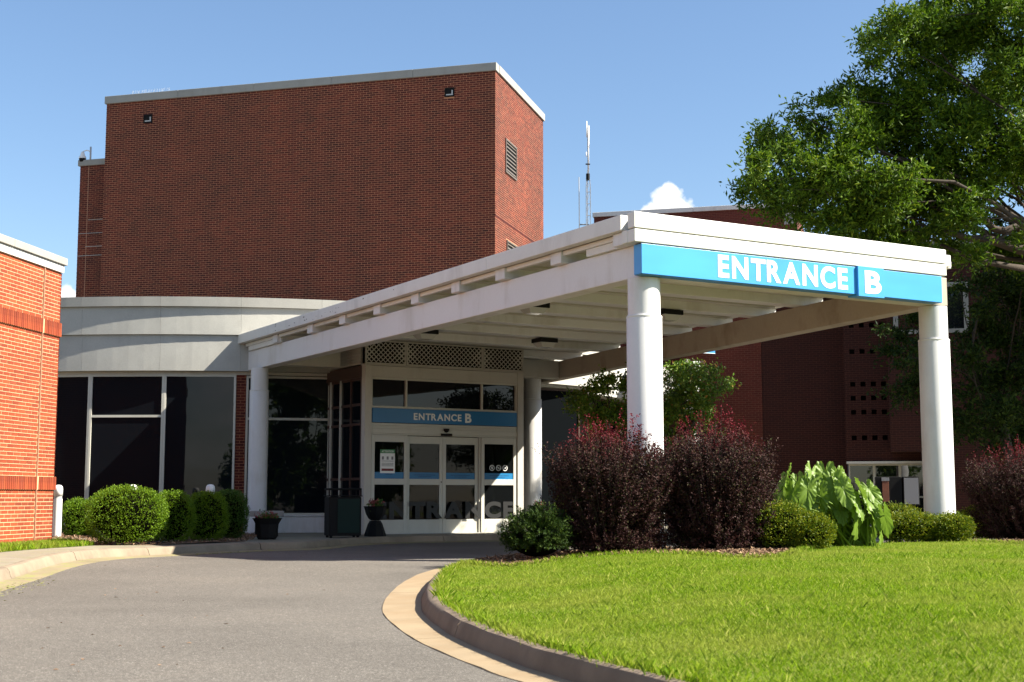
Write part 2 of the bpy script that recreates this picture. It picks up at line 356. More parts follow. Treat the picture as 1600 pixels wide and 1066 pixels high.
def clump_points(c, r, ntw, per, spread, shell=.45, up=.25):
    """twigs spread through an ellipsoid, leaves round each twig"""
    c = np.array(c, float); r = np.array(r, float) * np.ones(3)
    d = unit(rng.normal(size=(ntw, 3))); rr = rng.uniform(shell, 1, (ntw, 1)) * (1 + .16 * rng.normal(size=(ntw, 1)))
    T = c + d * rr * r
    if spread > .09:   # leaves strung along little twigs rather than balled round a point
        tdir = unit(d * .6 + rng.normal(size=(ntw, 3)) * .6 + np.array([0, 0, -.15])); s_ = rng.uniform(-.5, 1, (ntw * per, 1))
        P = np.repeat(T, per, 0) + np.repeat(tdir, per, 0) * s_ * spread * 3.4 + rng.normal(size=(ntw * per, 3)) * spread * .36
    else: P = np.repeat(T, per, 0) + rng.normal(size=(ntw * per, 3)) * spread
    D = unit(np.repeat(d, per, 0) * .55 + rng.normal(size=(ntw * per, 3)) * .75 + np.array([0, 0, up]))
    return P, D, T

# ------------------------------------------------------------------ ground and road
def height_sheet(name, poly, step, hfun, m, parent=None, kind='structure', skirt=0):
    xs = [p[0] for p in poly]; ys = [p[1] for p in poly]
    pts = [Vector((p[0], p[1])) for p in poly]; n = len(pts)
    def inside(x, y):
        c = False; j = n - 1
        for i in range(n):
            if (pts[i].y > y) != (pts[j].y > y) and x < (pts[j].x - pts[i].x) * (y - pts[i].y) / (pts[j].y - pts[i].y) + pts[i].x: c = not c
            j = i
        return c
    q = []
    x = min(xs) + step / 2
    while x < max(xs):
        y = min(ys) + step / 2
        while y < max(ys):
            if inside(x, y) and min((Vector((x, y)) - p).length for p in pts) > step * .35: q.append(Vector((x, y)))
            y += step
        x += step
    r = delaunay_2d_cdt(pts + q, [], [list(range(n))], 1, 1e-6)
    V = [(p.x, p.y, hfun(p.x, p.y)) for p in r[0]]
    F_ = [tuple(f) for f in r[2]]
    mb = MB(); mb.add(V, F_)
    o = mb.build(name, m, parent, smooth=True)
    for p_ in o.data.polygons: pass
    if kind and not parent: o['kind'] = kind
    return o, inside
xs = sorted(set([-600, -300, -120, -60] + [x * .8 for x in range(-50, 51)] + [60, 120, 300, 600]))
ys = sorted(set([-600, -300, -120, -60, -30, -12] + [y * .8 for y in range(-10, 65)] + [60, 90, 160, 300, 600, 1200]))
V = [(x, y, bump(x, y)) for y in ys for x in xs]; nx = len(xs)
Fq = [(j * nx + i, j * nx + i + 1, (j + 1) * nx + i + 1, (j + 1) * nx + i) for j in range(len(ys) - 1) for i in range(nx - 1)]
MB().add(V, Fq).build('road', asph, smooth=True)['kind'] = 'structure'

def catmull(pts, step):
    pts = [Vector(p) for p in pts]; o = []
    for i in range(len(pts) - 1):
        p0 = pts[max(i - 1, 0)]; p1 = pts[i]; p2 = pts[i + 1]; p3 = pts[min(i + 2, len(pts) - 1)]
        n = max(2, int((p2 - p1).length / step))
        for k in range(n):
            t = k / n; o.append(.5 * ((2 * p1) + (p2 - p0) * t + (2 * p0 - 5 * p1 + 4 * p2 - p3) * t * t + (3 * p1 - p0 - 3 * p2 + p3) * t ** 3))
    o.append(pts[-1]); return o
def normals2(c, side):
    r = []
    for i in range(len(c)):
        d = (c[min(i + 1, len(c) - 1)] - c[max(i - 1, 0)]).normalized(); r.append(Vector((-d.y, d.x)) * side)
    return r
def sweep_kerb(name, path, side, cuts, mk, mg, zf, prof_g, prof_k, wf=lambda p: 1.0):
    """gutter pan and kerb swept along a path, cut into poured segments with open joints"""
    root = bpy.data.objects.new(name, None); COL.objects.link(root); root['kind'] = 'structure'
    nn = normals2(path, side)
    L = [0]
    for a, b in zip(path, path[1:]): L.append(L[-1] + (b - a).length)
    cuts = [0] + cuts + [L[-1]]
    def at(s):
        s = min(max(s, 0), L[-1]); i = 0
        while i < len(L) - 2 and L[i + 1] < s: i += 1
        t = (s - L[i]) / max(1e-6, L[i + 1] - L[i]); return path[i].lerp(path[i + 1], t), nn[i].lerp(nn[i + 1], t).normalized()
    for a, b in zip(cuts, cuts[1:]):
        for prof, m, nm in ((prof_g, mg, 'gutter_slab'), (prof_k, mk, 'kerb_segment')):
            n = max(2, int((b - a - .012) / .16)); mb = MB(); v = []
            for i in range(n + 1):
                s = a + .009 + (b - a - .018) * i / n; p, q = at(s)
                for o_, z in prof:
                    w_ = p + q * o_ * wf(p); v.append((w_.x, w_.y, z * (zf(s) if z > .02 else 1) + bump(w_.x, w_.y) + .002 * sin(s * 7 + o_ * 9)))
            k = len(prof); f = [(i * k + j, i * k + j + 1, (i + 1) * k + j + 1, (i + 1) * k + j) for i in range(n) for j in range(k - 1)]
            f += [tuple(range(k)), tuple(n * k + j for j in range(k))[::-1]]
            mb.add(v, f); mb.build(nm, m, root, smooth=False, autos=True)
    return root
PG = [(0, -.1), (0, .006), (.10, .008), (.30, .016), (.30, -.1)]
PK = [(.302, -.1), (.302, .015), (.318, .05), (.335, .105), (.36, .133), (.40, .142), (.455, .140), (.475, .13), (.475, -.1)]
isl = [(30, -1.2), (18, -.9), (9, .5), (5, 1.9), (2.6, 3.6), (1.0, 5.4)]
isl = [Vector(p) for p in isl] + [at_z(px, py, 0).to_2d() for px, py in ((800, 1062), (760, 1048), (690, 1020), (640, 995), (603, 965), (598, 948), (608, 930), (632, 911))]
isl += [Vector(p) for p in ((-1.02, 17.35), (-.45, 18.75), (.55, 19.9), (2.2, 21.1), (5, 22.9), (9, 25.2), (16, 28.5), (30, 33))]
islp = catmull(isl, .2)
# joint positions measured on the photograph
def arclen_near(path, p):
    best = None; L = 0
    for i, q in enumerate(path):
        if i: L += (q - path[i - 1]).length
        d = (q - p).length
        if best is None or d < best[0]: best = (d, L)
    return best[1]
j1 = arclen_near(islp, at_z(655, 1000, 0).to_2d()); j2 = arclen_near(islp, at_z(606, 927, 0).to_2d())
step_ = j2 - j1; cuts = [j1 + step_ * k for k in range(-9, 13)]
tot = sum((b - a).length for a, b in zip(islp, islp[1:])); cuts = [c for c in cuts if .5 < c < tot - .5]
def iw(p): return min(1.12, max(.60, .60 + (p.y - 6.3) / 5.2 * .46))
sweep_kerb('kerb', islp, -1, cuts, kerbm, gutterm, lambda s: .93, PG, PK, iw)
nI = normals2(islp, -1)
island = [p + q * .47 * iw(p) for p, q in zip(islp, nI)]
island = island[::3]
ipts = np.array([(p.x, p.y) for p in island])
def ihole(x, y):
    d = math.sqrt(((ipts - (x, y)) ** 2).sum(1).min()); t = min(1, max(0, (d - .05) / 2.4)); t = t * t * (3 - 2 * t)
    return .122 + bump(x, y) * (1 - t) + (.17 * t if d > 0 else 0)
bedline = [at_z(px, py, .26).to_2d() for px, py in ((900, 869), (1000, 870), (1090, 873), (1150, 877), (1215, 877), (1255, 866), (1290, 857), (1340, 851), (1420, 849), (1500, 850), (1600, 855), (1700, 862))]
bedline = catmull([Vector((-.55, 16.9)), Vector((.05, 15.9))] + bedline + [Vector((14, 21)), Vector((32, 26))], .35)
# split the island ring into lawn and bed
ia = min(range(len(island)), key=lambda i: (island[i] - bedline[0]).length)
lawn_poly = island[:ia + 1] + bedline
lawn_poly = [p for i, p in enumerate(lawn_poly) if (p - lawn_poly[i - 1]).length > .05]
lawn, inlawn = height_sheet('lawn', lawn_poly, .45, ihole, grasst)
bed_poly = [p for p in island[ia:]] + bedline[::-1]
bed_poly = [p for i, p in enumerate(bed_poly) if (p - bed_poly[i - 1]).length > .05]
bed, inbed = height_sheet('mulch_bed', bed_poly, .45, lambda x, y: ihole(x, y) + .004, mulchm)

# left pavement
lk = [Vector((-.5, -8)), Vector((-2.2, 1)), Vector((-3.7, 7.5)), Vector((-4.75, 11.8))] + [at_z(px, py, 0).to_2d() for px, py in ((0, 925), (60, 908), (120, 893), (200, 880), (262, 872), (330, 866), (407, 862), (500, 859), (560, 853), (620, 849.5), (691, 848), (785, 846))]
lk += [Vector((1.7, 30.6)), Vector((4, 32.4)), Vector((9, 36)), Vector((14, 39))]
lkp = catmull(lk, .25)
lj = arclen_near(lkp, at_z(255, 872, 0).to_2d()); totl = sum((b - a).length for a, b in zip(lkp, lkp[1:]))
lcuts = sorted(c for c in [lj + 3.05 * k for k in range(-8, 12)] if .5 < c < totl - .5)
sweep_kerb('kerb', lkp, 1, lcuts, kerbl, gutterl, lambda s: 1, PG, PK)
nL = normals2(lkp, 1); walk_edge = [p + q * .47 for p, q in zip(lkp, nL)][::3]
walk_poly = walk_edge + [Vector((14, 60)), Vector((-30, 60)), Vector((-30, -8))]
wk, inwalk = height_sheet('sidewalk', walk_poly, 2.5, lambda x, y: .128, walkm)
# score lines cut in the pavement: slabs laid as their own sheets with open joints
edgeL = arclen_near
slabroot = wk
for k in range(-6, 12):
    s = lj + 1.52 * k
    acc = 0
    for i in range(1, len(lkp)):
        acc += (lkp[i] - lkp[i - 1]).length
        if acc >= s: break
    p = lkp[i]; q = nL[i]; d = Vector((q.y, -q.x)); a = p + q * .52; b = p + q * 3.1; h = d * .007
    MB().add([(a.x - h.x, a.y - h.y, .1305), (a.x + h.x, a.y + h.y, .1305), (b.x + h.x, b.y + h.y, .1305), (b.x - h.x, b.y - h.y, .1305)], [(0, 1, 2, 3)]).build('score_line', soil, wk)
# planting strip and grass strip along the brick building and the curved wing
bedL = [at_z(px, py, .13).to_2d() for px, py in ((95, 849), (150, 852), (200, 852.5), (262, 851.5), (330, 849), (392, 846))] + [Vector((-5.75, 31.6)), Vector((-6.3, 32.2)), Vector((-12, 32.6)), Vector((-12, 25.6)), Vector((-8.4, 25.3))]
height_sheet('mulch_bed', bedL, .6, lambda x, y: .136 + .03 * sin(x * 3) * sin(y * 2.3) ** 2, mulchm)
gsL = [at_z(px, py, .13).to_2d() for px, py in ((-300, 905), (-80, 872), (0, 863), (60, 858), (150, 852.3), (95, 848))] + [Vector((-8.3, 25.0)), Vector((-9.9, 14))]
gls, ingls = height_sheet('grass_strip', gsL, .6, lambda x, y: .134, grasst)

# ------------------------------------------------------------------ brick builders
def rects(u0, u1, z0, z1, L, H, m=.010, skip=()):
    o = []; rows = int(round((z1 - z0) / H)); h = (z1 - z0) / rows
    for r in range(rows):
        u = u0 - (L / 2 if r % 2 else 0); a = z0 + r * h + m / 2; b = a + h - m
        while u < u1 - .02:
            x0 = max(u + m / 2, u0); x1 = min(u + L - m / 2, u1)
            parts = [(x0, x1)]
            for s in skip:
                if b > s[2] and a < s[3]:
                    parts = [q for p in parts for q in ([p] if p[1] <= s[0] or p[0] >= s[1] else [(p[0], min(p[1], s[0])), (max(p[0], s[1]), p[1])])]
            o += [(p, q, a, b) for p, q in parts if q - p > .02]
            u += L
    return o
def brick_stuff(name, rc, mp, m, parent, proud=.004):
    n = len(rc); A = np.array(rc); V = np.empty((n, 8, 3)); pr = proud + rng.uniform(-.0012, .0012, n)
    for k, (iu, iz, d) in enumerate(((0, 2, 0), (1, 2, 0), (1, 3, 0), (0, 3, 0), (0, 2, 1), (1, 2, 1), (1, 3, 1), (0, 3, 1))):
        V[:, k, 0] = A[:, iu]; V[:, k, 1] = d * pr; V[:, k, 2] = A[:, iz]
    V = V.reshape(-1, 3); W = np.stack(mp(V[:, 0], V[:, 1], V[:, 2]), 1)
    Fb = np.array([(4, 5, 6, 7), (0, 1, 5, 4), (1, 2, 6, 5), (2, 3, 7, 6), (3, 0, 4, 7)])
    Fc = (Fb[None] + (np.arange(n) * 8)[:, None, None]).reshape(-1, 4)
    o = link(name, npmesh(name, W, Fc, 4, m), m, parent); o['kind'] = 'stuff'; return o

# ------------------------------------------------------------------ left brick building
E = at_y(93, 527, 25.0); LB = Frame(E.x, E.y, -97.8 - 0)      # local x runs along the lit face towards the camera, -y is out of the face
# the face seen from the drive has its outward normal to the right: use x>0 towards camera, face on y=0, outside is +y
lb = thing('brick_building', 'bright orange brick building with pale stone coping at the left edge of the drive', 'building', (E.x, E.y, 0), LB.rz)
ZT = 5.33
box('wall', mortarL, lb, .0, 14, -12, -.012, -.2, 5.05, 0)
# brick pieces on the lit face
band = [(3.87, 4.13), (1.088, 1.33)]
Hc = .0677; Lb = .232
zones = [(.128, 1.088), (1.33, 3.87), (4.13, 5.05)]
allr = []
for z0, z1 in zones: allr += rects(0, 13.9, z0, z1, Lb, Hc, .014, skip=[(.66, .69, 0, 9)])
vis = sorted([r_ for r_ in allr if r_[0] < 1.9], key=lambda r_: -r_[0])
vis = sorted(vis, key=lambda r_: (abs(r_[3] - 2.4)))[:300]; vs = set(vis)
rest = [r_ for r_ in allr if r_ not in vs]
mpL = lambda u, d, z: (u, d - .012, z)
brick_stuff('brick_courses', rest, mpL, brickL, lb)
cache = {}
for (u0, u1, z0, z1) in vis:
    key = (round(u1 - u0, 3), round(z1 - z0, 4))
    if key not in cache:
        q = MB().box(-key[0] / 2, key[0] / 2, -.001, .005, -key[1] / 2, key[1] / 2); cache[key] = q.mesh('brick', brickL)
    o = link('brick', cache[key], brickL, lb); o.location = ((u0 + u1) / 2, -.012 + random.uniform(-.001, .0015), (z0 + z1) / 2)
brick_stuff('brick_courses', [r_ for z0, z1 in [(.128, 5.05)] for r_ in rects(-11.9, 0, z0, z1, Lb, Hc, .012)], lambda u, d, z: (-d - .0, u, z), brickL, lb)
for z0, z1 in band:   # soldier bands, a little proud
    box('band_bed', mortarL, lb, -.03, 14.0, -.03, .012, z0 + .004, z1 - .004, 0)
    sm = MB().box(-.0265, .0265, -.002, .012, -(z1 - z0) / 2 + .006, (z1 - z0) / 2 - .006).mesh('soldier_brick', brickL)
    for k in range(75):
        x = .0 + k * .0655
        if x > 2.6 or abs(x - .675) < .04: continue
        o = link('soldier_brick', sm, brickL, lb); o.location = (x, .012 + random.uniform(0, .003), (z0 + z1) / 2)
    brick_stuff('soldier_course', [(x * .0655, x * .0655 + .053, z0 + .006, z1 - .006) for x in range(40, 212)], lambda u, d, z: (u, d + .012, z), brickL, lb)
box('control_joint', rubberm, lb, .667, .683, -.012, .016, .1, 5.05, 0)
for a, b in ((-.03, 1.9), (1.906, 4.3), (4.306, 14.1)):
    box('coping_band', fascia_m, lb, a, b, -.6, .03, 5.055, 5.195, .006)
    box('coping_cap', coping, lb, a - (.05 if a < 0 else 0), b, -.6, .07, 5.20, 5.335, .008)
box('coping_return', coping, lb, -.08, .28, -12, -.61, 5.20, 5.335, .008)
box('band_return', fascia_m, lb, -.03, .28, -12, -.61, 5.055, 5.195, .006)
box('roof', roofm, lb, .29, 14, -12, -.61, 5.05, 5.10, 0)

# ------------------------------------------------------------------ curved wing
WC = Vector((-8.5, 46.3)); WR = 14.0
cw = thing('curved_wing', 'low curved entrance wing with three pale concrete bands over dark full height glass', 'building', (WC.x, WC.y, 0))
def arcp(r, a): return (r * sin(a), -r * cos(a))
def ang(px, py=650, r=WR):
    d = ray(px, py); d = Vector((d.x, d.y)); o = -WC
    a = d.dot(d); b = 2 * o.dot(d); c = o.dot(o) - r * r; t = (-b - math.sqrt(b * b - 4 * a * c)) / (2 * a); p = o + d * t
    return math.atan2(p.x, -p.y)
def arc_block(name, m, r0, r1, a0, a1, z0, z1, n=5, bevel=.006):
    mb = MB(); poly = [arcp(r1, a0 + (a1 - a0) * i / n) for i in range(n + 1)] + [arcp(r0, a1 - (a1 - a0) * i / n) for i in range(n + 1)]
    mb.prism(poly, z0, z1); return mb.build(name, m, cw, bevel=0)
ja = [ang(130, 470) + (ang(252, 470) - ang(130, 470)) * k for k in range(-5, 9)]
for a0, a1 in zip(ja, ja[1:]):
    g_ = .00014
    arc_block('coping_panel', coping, WR - .35, WR + .10, a0 + g_, a1 - g_, 5.452, 5.68)
    arc_block('upper_panel', panelc, WR - .35, WR + .025, a0 + g_, a1 - g_, 4.792, 5.448)
    arc_block('lower_panel', panelc, WR - .35, WR - .035, a0 + g_, a1 - g_, 3.935, 4.786)
MB().prism([arcp(WR - .2, ja[0] + (ja[-1] - ja[0]) * i / 30) for i in range(31)], 5.3, 5.36).build('roof', roofm, cw)
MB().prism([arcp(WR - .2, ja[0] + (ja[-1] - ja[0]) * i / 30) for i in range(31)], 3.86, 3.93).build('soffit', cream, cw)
RG = WR - .22
def facet(pa, pb, zs, transom=None, base=None, nm='window', fm=None, gm=None):
    a = ang(pa, 650, RG); b = ang(pb, 650, RG); A = Vector(arcp(RG, a)); B = Vector(arcp(RG, b)); d = (B - A); L = d.length; rz = math.atan2(d.y, d.x)
    fr = MB(); w_ = .05
    fr.box(0, w_, -.03, .05, zs[0], zs[1]); fr.box(L - w_, L, -.03, .05, zs[0], zs[1])
    fr.box(w_, L - w_, -.03, .05, zs[1] - w_, zs[1]); fr.box(w_, L - w_, -.03, .05, zs[0], zs[0] + w_)
    if transom: fr.box(w_, L - w_, -.025, .045, transom - .028, transom + .028)
    o = fr.build(nm, fm or frame_w, cw); o.location = (A.x, A.y, 0); o.rotation_euler = (0, 0, rz)
    zz = [(zs[0] + w_, zs[1] - w_)] if not transom else [(zs[0] + w_, transom - .028), (transom + .028, zs[1] - w_)]
    for z0, z1 in zz: MB().box(w_, L - w_, .005, .015, z0, z1).build('pane', gm or glassd, o)
    if base:
        q = MB().box(0, L, -.05, .1, .125, base - .03).box(-.0, L, -.08, .1, base - .03, base - .002).build('sill_panel', white, cw, bevel=.006)
        q.location = (A.x, A.y, 0); q.rotation_euler = (0, 0, rz)
    return A, B
facet(-60, 40, (.45, 3.86), None, .45)
facet(40, 140, (.45, 3.86), None, .45)
facet(140, 255.5, (.45, 3.86), 2.87, .45)
facet(255.5, 368, (.45, 3.86), None, .45)
facet(384, 515.5, (.54, 3.84), 2.82, .54)
facet(515.5, 600, (.54, 3.84), 2.82, .54)
facet(600, 905, (.54, 3.84), None, .54, fm=brownf, gm=glassm)
# brick pier between the windows
a = ang(368.3, 650, RG); b = ang(383.7, 650, RG); A = Vector(arcp(RG, a)); B = Vector(arcp(RG, b)); d = B - A; rzp = math.atan2(d.y, d.x); PL = d.length
pier = MB().box(0, PL, .012, .3, .12, 3.93).build('brick_pier', mortarT, cw); pier.location = (A.x, A.y, 0); pier.rotation_euler = (0, 0, rzp)
cache = {}
for (u0, u1, z0, z1) in rects(0, PL, .125, 3.93, .203, .0677, .010):
    key = (round(u1 - u0, 3), round(z1 - z0, 4))
    if key not in cache: cache[key] = MB().box(-key[0] / 2, key[0] / 2, -.009, .02, -key[1] / 2, key[1] / 2).mesh('brick', brickT)
    o = link('brick', cache[key], brickT, pier); o.location = ((u0 + u1) / 2, .012, (z0 + z1) / 2)
MB().prism([arcp(RG - .6, ja[0] + (ja[-1] - ja[0]) * i / 30) for i in range(31)], .13, 3.8).build('core', darkroom, cw)

# right part of the low wing, beyond the doors
rw0 = at_z(846, 604.5, 3.95); rw1 = at_z(900, 612.5, 3.95); rd = math.atan2(rw1.y - rw0.y, rw1.x - rw0.x)
rw = thing('entrance_wing', 'low wing with sunlit white fascia and dark glass right of the doors', 'building', (rw0.x, rw0.y, 0), rd)
box('fascia', fascia_m, rw, -1.2, 7.0, -.0, .3, 3.96, 5.1, .01)
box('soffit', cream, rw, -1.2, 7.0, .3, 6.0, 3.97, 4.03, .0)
box('roof', roofm, rw, -1.2, 7.0, .3, 6.0, 5.0, 5.06, .0)
for k, x in enumerate((-1.0, .95, 2.9, 4.85)):
    f_ = MB(); X = x + 1.9
    f_.box(x, x + .05, .72, .80, .13, 3.96).box(X - .05, X, .72, .80, .13, 3.96).box(x + .05, X - .05, .72, .80, 3.9, 3.96).box(x + .05, X - .05, .72, .80, .13, .22)
    o = f_.build('window', brownf, rw); MB().box(x + .05, X - .05, .755, .765, .22, 3.9).build('pane', glassm, o)
box('core', darkroom, rw, -1.0, 7.0, 1.0, 6, .13, 3.96, 0)

# ------------------------------------------------------------------ tower building
T = at_y(774, 97, 40.5); TF = Frame(T.x, T.y, -15.6); TW, TD, TZ = -TF.py(167, 161)[0], TF.px(848.5, 200)[0], 14.06; AW = -TF.py(126, 250, .6)[0]
tw = thing('brick_tower', 'tall windowless dark red brick block with pale coping rising behind the curved wing', 'building', (T.x, T.y, 0), TF.rz)
box('wall', mortarT, tw, -TW, 0, 0, TD, -.2, TZ - .25, 0)
vents = []
for (a, b, c, d_) in ((225, 180, 238, 192), (695, 138, 710, 151)):
    x0, z1 = TF.py(a, b); x1, z0 = TF.py(c, d_); vents.append((x0, x1, z0, z1))
lou = []
for (a, b, c, d_) in ((789, 212, 806, 283), (791, 371, 808, 440)):
    y0, z1 = TF.px(a, b); y1, z0 = TF.px(c, d_); y1b, z1b = TF.px(c, b + (28 if b < 300 else 12)); lou.append((y0, y1, z0 - .0, z1))
lou = [(l[0], l[1], l[3] - 1.15, l[3] - .08) for l in lou]
rf = rects(-TW, 0, 4.6, TZ - .25, .2032, .0677, .014, skip=vents); brick_stuff('brick_courses', rf, lambda u, d, z: (u, -d, z), brickT, tw)
rf = rects(0, TD, 3.0, TZ - .25, .2032, .0677, .014, skip=lou); brick_stuff('brick_courses', rf, lambda u, d, z: (d, u, z), brickT, tw)
for zz in (9.35, 6.2): # faint projecting course line
    box('shelf_course', brickT, tw, .0, .014, 0, TD, zz, zz + .05, 0)
x0, _ = TF.py(457, 300); box('control_joint', jointT, tw, x0 - .006, x0 + .006, -.011, 0, 4.6, TZ - .25, 0)
n_ = 5
for k in range(n_):
    a = -TW - .05 + (TW + .10) * k / n_; b = -TW - .05 + (TW + .10) * (k + 1) / n_ - .006
    box('coping_panel', coping, tw, a, b, -.06, .3, TZ - .25, TZ, .008)
for k in range(3):
    a = .302 + (TD - .25) * k / 3; b = .302 + (TD - .25) * (k + 1) / 3 - .006
    box('coping_panel', coping, tw, -.3, .06, a, b, TZ - .25, TZ, .008)
box('roof', roofm, tw, -TW, -.31, .31, TD, TZ - .25, TZ - .18, 0)
for (x0, x1, z0, z1) in vents:
    o = MB().box(x0, x1, -.03, .0, z0, z0 + .03).box(x0, x1, -.03, 0, z1 - .03, z1).box(x0, x0 + .03, -.03, 0, z0 + .03, z1 - .03).box(x1 - .03, x1, -.03, 0, z0 + .03, z1 - .03).build('vent_frame', black, tw)
    box('vent_hood', metal, o, x0 + .05, x1 - .04, -.028, -.005, z0 + .05, z0 + .085, 0); box('vent_hood', metal, o, x1 - .085, x1 - .05, -.028, -.005, z0 + .09, z1 - .08, 0)
    box('vent_back', black, o, x0 + .03, x1 - .03, -.004, -.002, z0 + .03, z1 - .03, 0)
for (y0, y1, z0, z1) in lou:
    o = MB().box(-.02, .045, y0, y0 + .05, z0, z1).box(-.02, .045, y1 - .05, y1, z0, z1).box(-.02, .045, y0 + .05, y1 - .05, z1 - .05, z1).box(-.02, .045, y0 + .05, y1 - .05, z0, z0 + .05).build('louvre', blade_m, tw)
    box('louvre_back', black, o, .001, .004, y0 + .05, y1 - .05, z0 + .05, z1 - .05, 0)
    for k in range(8):
        z = z0 + .10 + (z1 - z0 - .22) * k / 7; MB().add([(.006, y0 + .05, z + .05), (.006, y1 - .05, z + .05), (.03, y1 - .05, z), (.03, y0 + .05, z), (.006, y0 + .05, z + .038), (.006, y1 - .05, z + .038), (.03, y1 - .05, z - .012), (.03, y0 + .05, z - .012)], [(0, 1, 2, 3), (7, 6, 5, 4), (3, 2, 6, 7)]).build('louvre_blade', black if 0 else blade_m, o)
# lower annex left of the block
box('annex_wall', mortarT, tw, -AW, -TW - .001, .6, 5, -.2, 11.95, 0)
brick_stuff('brick_courses', rects(-AW, -TW - .012, 4.6, 11.95, .2032, .0677, .010), lambda u, d, z: (u, .6 - d, z), brickT, tw)
box('annex_coping', coping, tw, -AW - .06, -TW - .012, .54, .9, 11.95, 12.15, .008)
x0, _ = TF.py(136, 350, .6); box('control_joint', rubberm, tw, x0 - .008, x0 + .008, .588, .6, 4.6, 11.95, 0)
for z, a, b in ((10.1, .25, .95), (9.65, .0, 1.0), (9.2, .2, .9), (8.9, 0, .9), (5.6, 0, .8)):
    box('efflorescence_line', panelc, tw, -AW + 1.5 * a, -AW + 1.5 * b, .588, .5895, z, z + .018, 0)
# camera and pole on the annex
pz = TF.world(-AW + .33, .66, 12.15)
ca = thing('security_camera', 'white dome security camera on a short pole at the roof corner of the brick block', 'camera', pz, TF.rz)
MB().tube([(0, 0, -.3), (0, 0, .46)], .03, 10).build('pole', metal, ca, smooth=True)
MB().tube([(0, 0, .30), (-.12, -.05, .34), (-.24, -.06, .30)], .018, 8).build('arm', bolw, ca, smooth=True)
MB().lathe([(.02, .31), (.05, .28), (.075, .18), (.12, .10), (.125, .06)], -.26, -.06, 18).build('housing', bolw, ca, autos=True)
MB().lathe([(.115, .058), (.11, .0), (.08, -.05), (.03, -.075)], -.26, -.06, 18).build('dome', black, ca, smooth=True)
sk = thing('bird_spikes', 'thin white bird spikes along the roof edge at the left end of the block', 'spikes', TF.world(-TW + .9, .05, TZ), TF.rz)
sm = MB()
for k in range(26):
    x = k * .055; sm.tube([(x, 0, 0), (x + random.uniform(-.02, .02), random.uniform(-.04, .04), .14)], .004, 4)
sm.build('spike', metal, sk)
box('base_strip', metal, sk, 0, 1.4, -.02, .02, 0, .012, 0)

# ------------------------------------------------------------------ far buildings on the right
Q = at_y(1508, 517, 40); RF = Frame(Q.x, Q.y, -15.0)
def holed(name, m, parent, x0, x1, z0, z1, holes, y=0, dep=.25, rm=None):
    """a wall sheet with real openings and reveals"""
    xs_ = sorted(set([x0, x1] + [h[0] for h in holes] + [h[1] for h in holes])); zs_ = sorted(set([z0, z1] + [h[2] for h in holes] + [h[3] for h in holes]))
    mb = MB()
    for a, b in zip(xs_, xs_[1:]):
        for c, d_ in zip(zs_, zs_[1:]):
            if any(h[0] - 1e-6 <= a and b <= h[1] + 1e-6 and h[2] - 1e-6 <= c and d_ <= h[3] + 1e-6 for h in holes): continue
            mb.add([(a, y, c), (b, y, c), (b, y, d_), (a, y, d_)], [(0, 1, 2, 3)])
    for a, b, c, d_ in holes:
        mb.add([(a, y, c), (b, y, c), (b, y, d_), (a, y, d_), (a, y + dep, c), (b, y + dep, c), (b, y + dep, d_), (a, y + dep, d_)], [(0, 4, 5, 1), (1, 5, 6, 2), (2, 6, 7, 3), (3, 7, 4, 0)])
    return mb.build(name, m, parent)
fb = thing('brick_office_block', 'long red brick block with thin white coping seen above and below the canopy roof', 'building', RF.world(0, 0), RF.rz)
FY = 12.0
box('wall', brickF, fb, -13.5, -5.4, FY, FY + 14, -.2, 12.3, 0)
for k in range(4):
    a = -13.55 + 8.2 * k / 4; box('coping_panel', fascia_m, fb, a, a + 8.2 / 4 - .01, FY - .06, FY + .3, 12.3, 12.48, .008)
box('wall', brickF, fb, -8.6, -6.07, 1.99, 11.9, -.2, 9.2, 0)
box('roof_vent', coping, fb, -5.9, -5.5, FY - .02, FY + .4, 11.6, 12.29, .01)
db = thing('shaded_brick_wing', 'dark shaded brick wing with pierced brick screen and white framed window', 'building', RF.world(0, 0), RF.rz)
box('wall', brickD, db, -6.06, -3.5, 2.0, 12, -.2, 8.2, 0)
holes = []
cxs = [RF.py(p, 520, .9)[0] for p in (1330, 1346, 1362, 1378, 1394)]
for row in (508, 549, 600, 622, 644, 684):
    z = RF.py(1350, row, .9)[1]
    for c in cxs: holes.append((c - .075, c + .075, z - .075, z + .075))
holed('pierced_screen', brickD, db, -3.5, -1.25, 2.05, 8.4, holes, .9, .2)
box('screen_back', darkroom, db, -3.49, -1.26, 1.2, 2.0, 2.05, 8.35, 0)
box('lintel', fascia_m, db, -3.5, -1.2, .80, 1.3, 1.97, 2.04, .004)
for k in range(3):
    a = -3.45 + k * .75; o = MB().box(a, a + .04, 1.24, 1.30, .0, 1.97).box(a + .71, a + .75, 1.24, 1.30, 0, 1.97).box(a + .04, a + .71, 1.24, 1.30, 1.92, 1.97).box(a + .04, a + .71, 1.24, 1.30, .95, 1.0).box(a + .04, a + .71, 1.24, 1.30, 0, .1).build('entrance_window', frame_w, db)
    MB().box(a + .04, a + .71, 1.265, 1.275, 1.0, 1.92).box(a + .04, a + .71, 1.265, 1.275, .1, .95).build('pane', glassb, o)
wh = [(-1.9, 0.0, 5.86, 7.16)]
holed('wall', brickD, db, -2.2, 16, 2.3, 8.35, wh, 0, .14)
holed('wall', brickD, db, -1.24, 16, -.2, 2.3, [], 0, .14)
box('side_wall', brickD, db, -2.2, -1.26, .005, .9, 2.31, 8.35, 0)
for k in range(5):
    a = -2.25 + k * 3.6; box('coping_panel', coping, db, a, a + 3.59, -.08, .3, 8.36, 8.52, .008)
box('roof', roofm, db, -6, 16, .3, 14, 8.2, 8.35, 0)
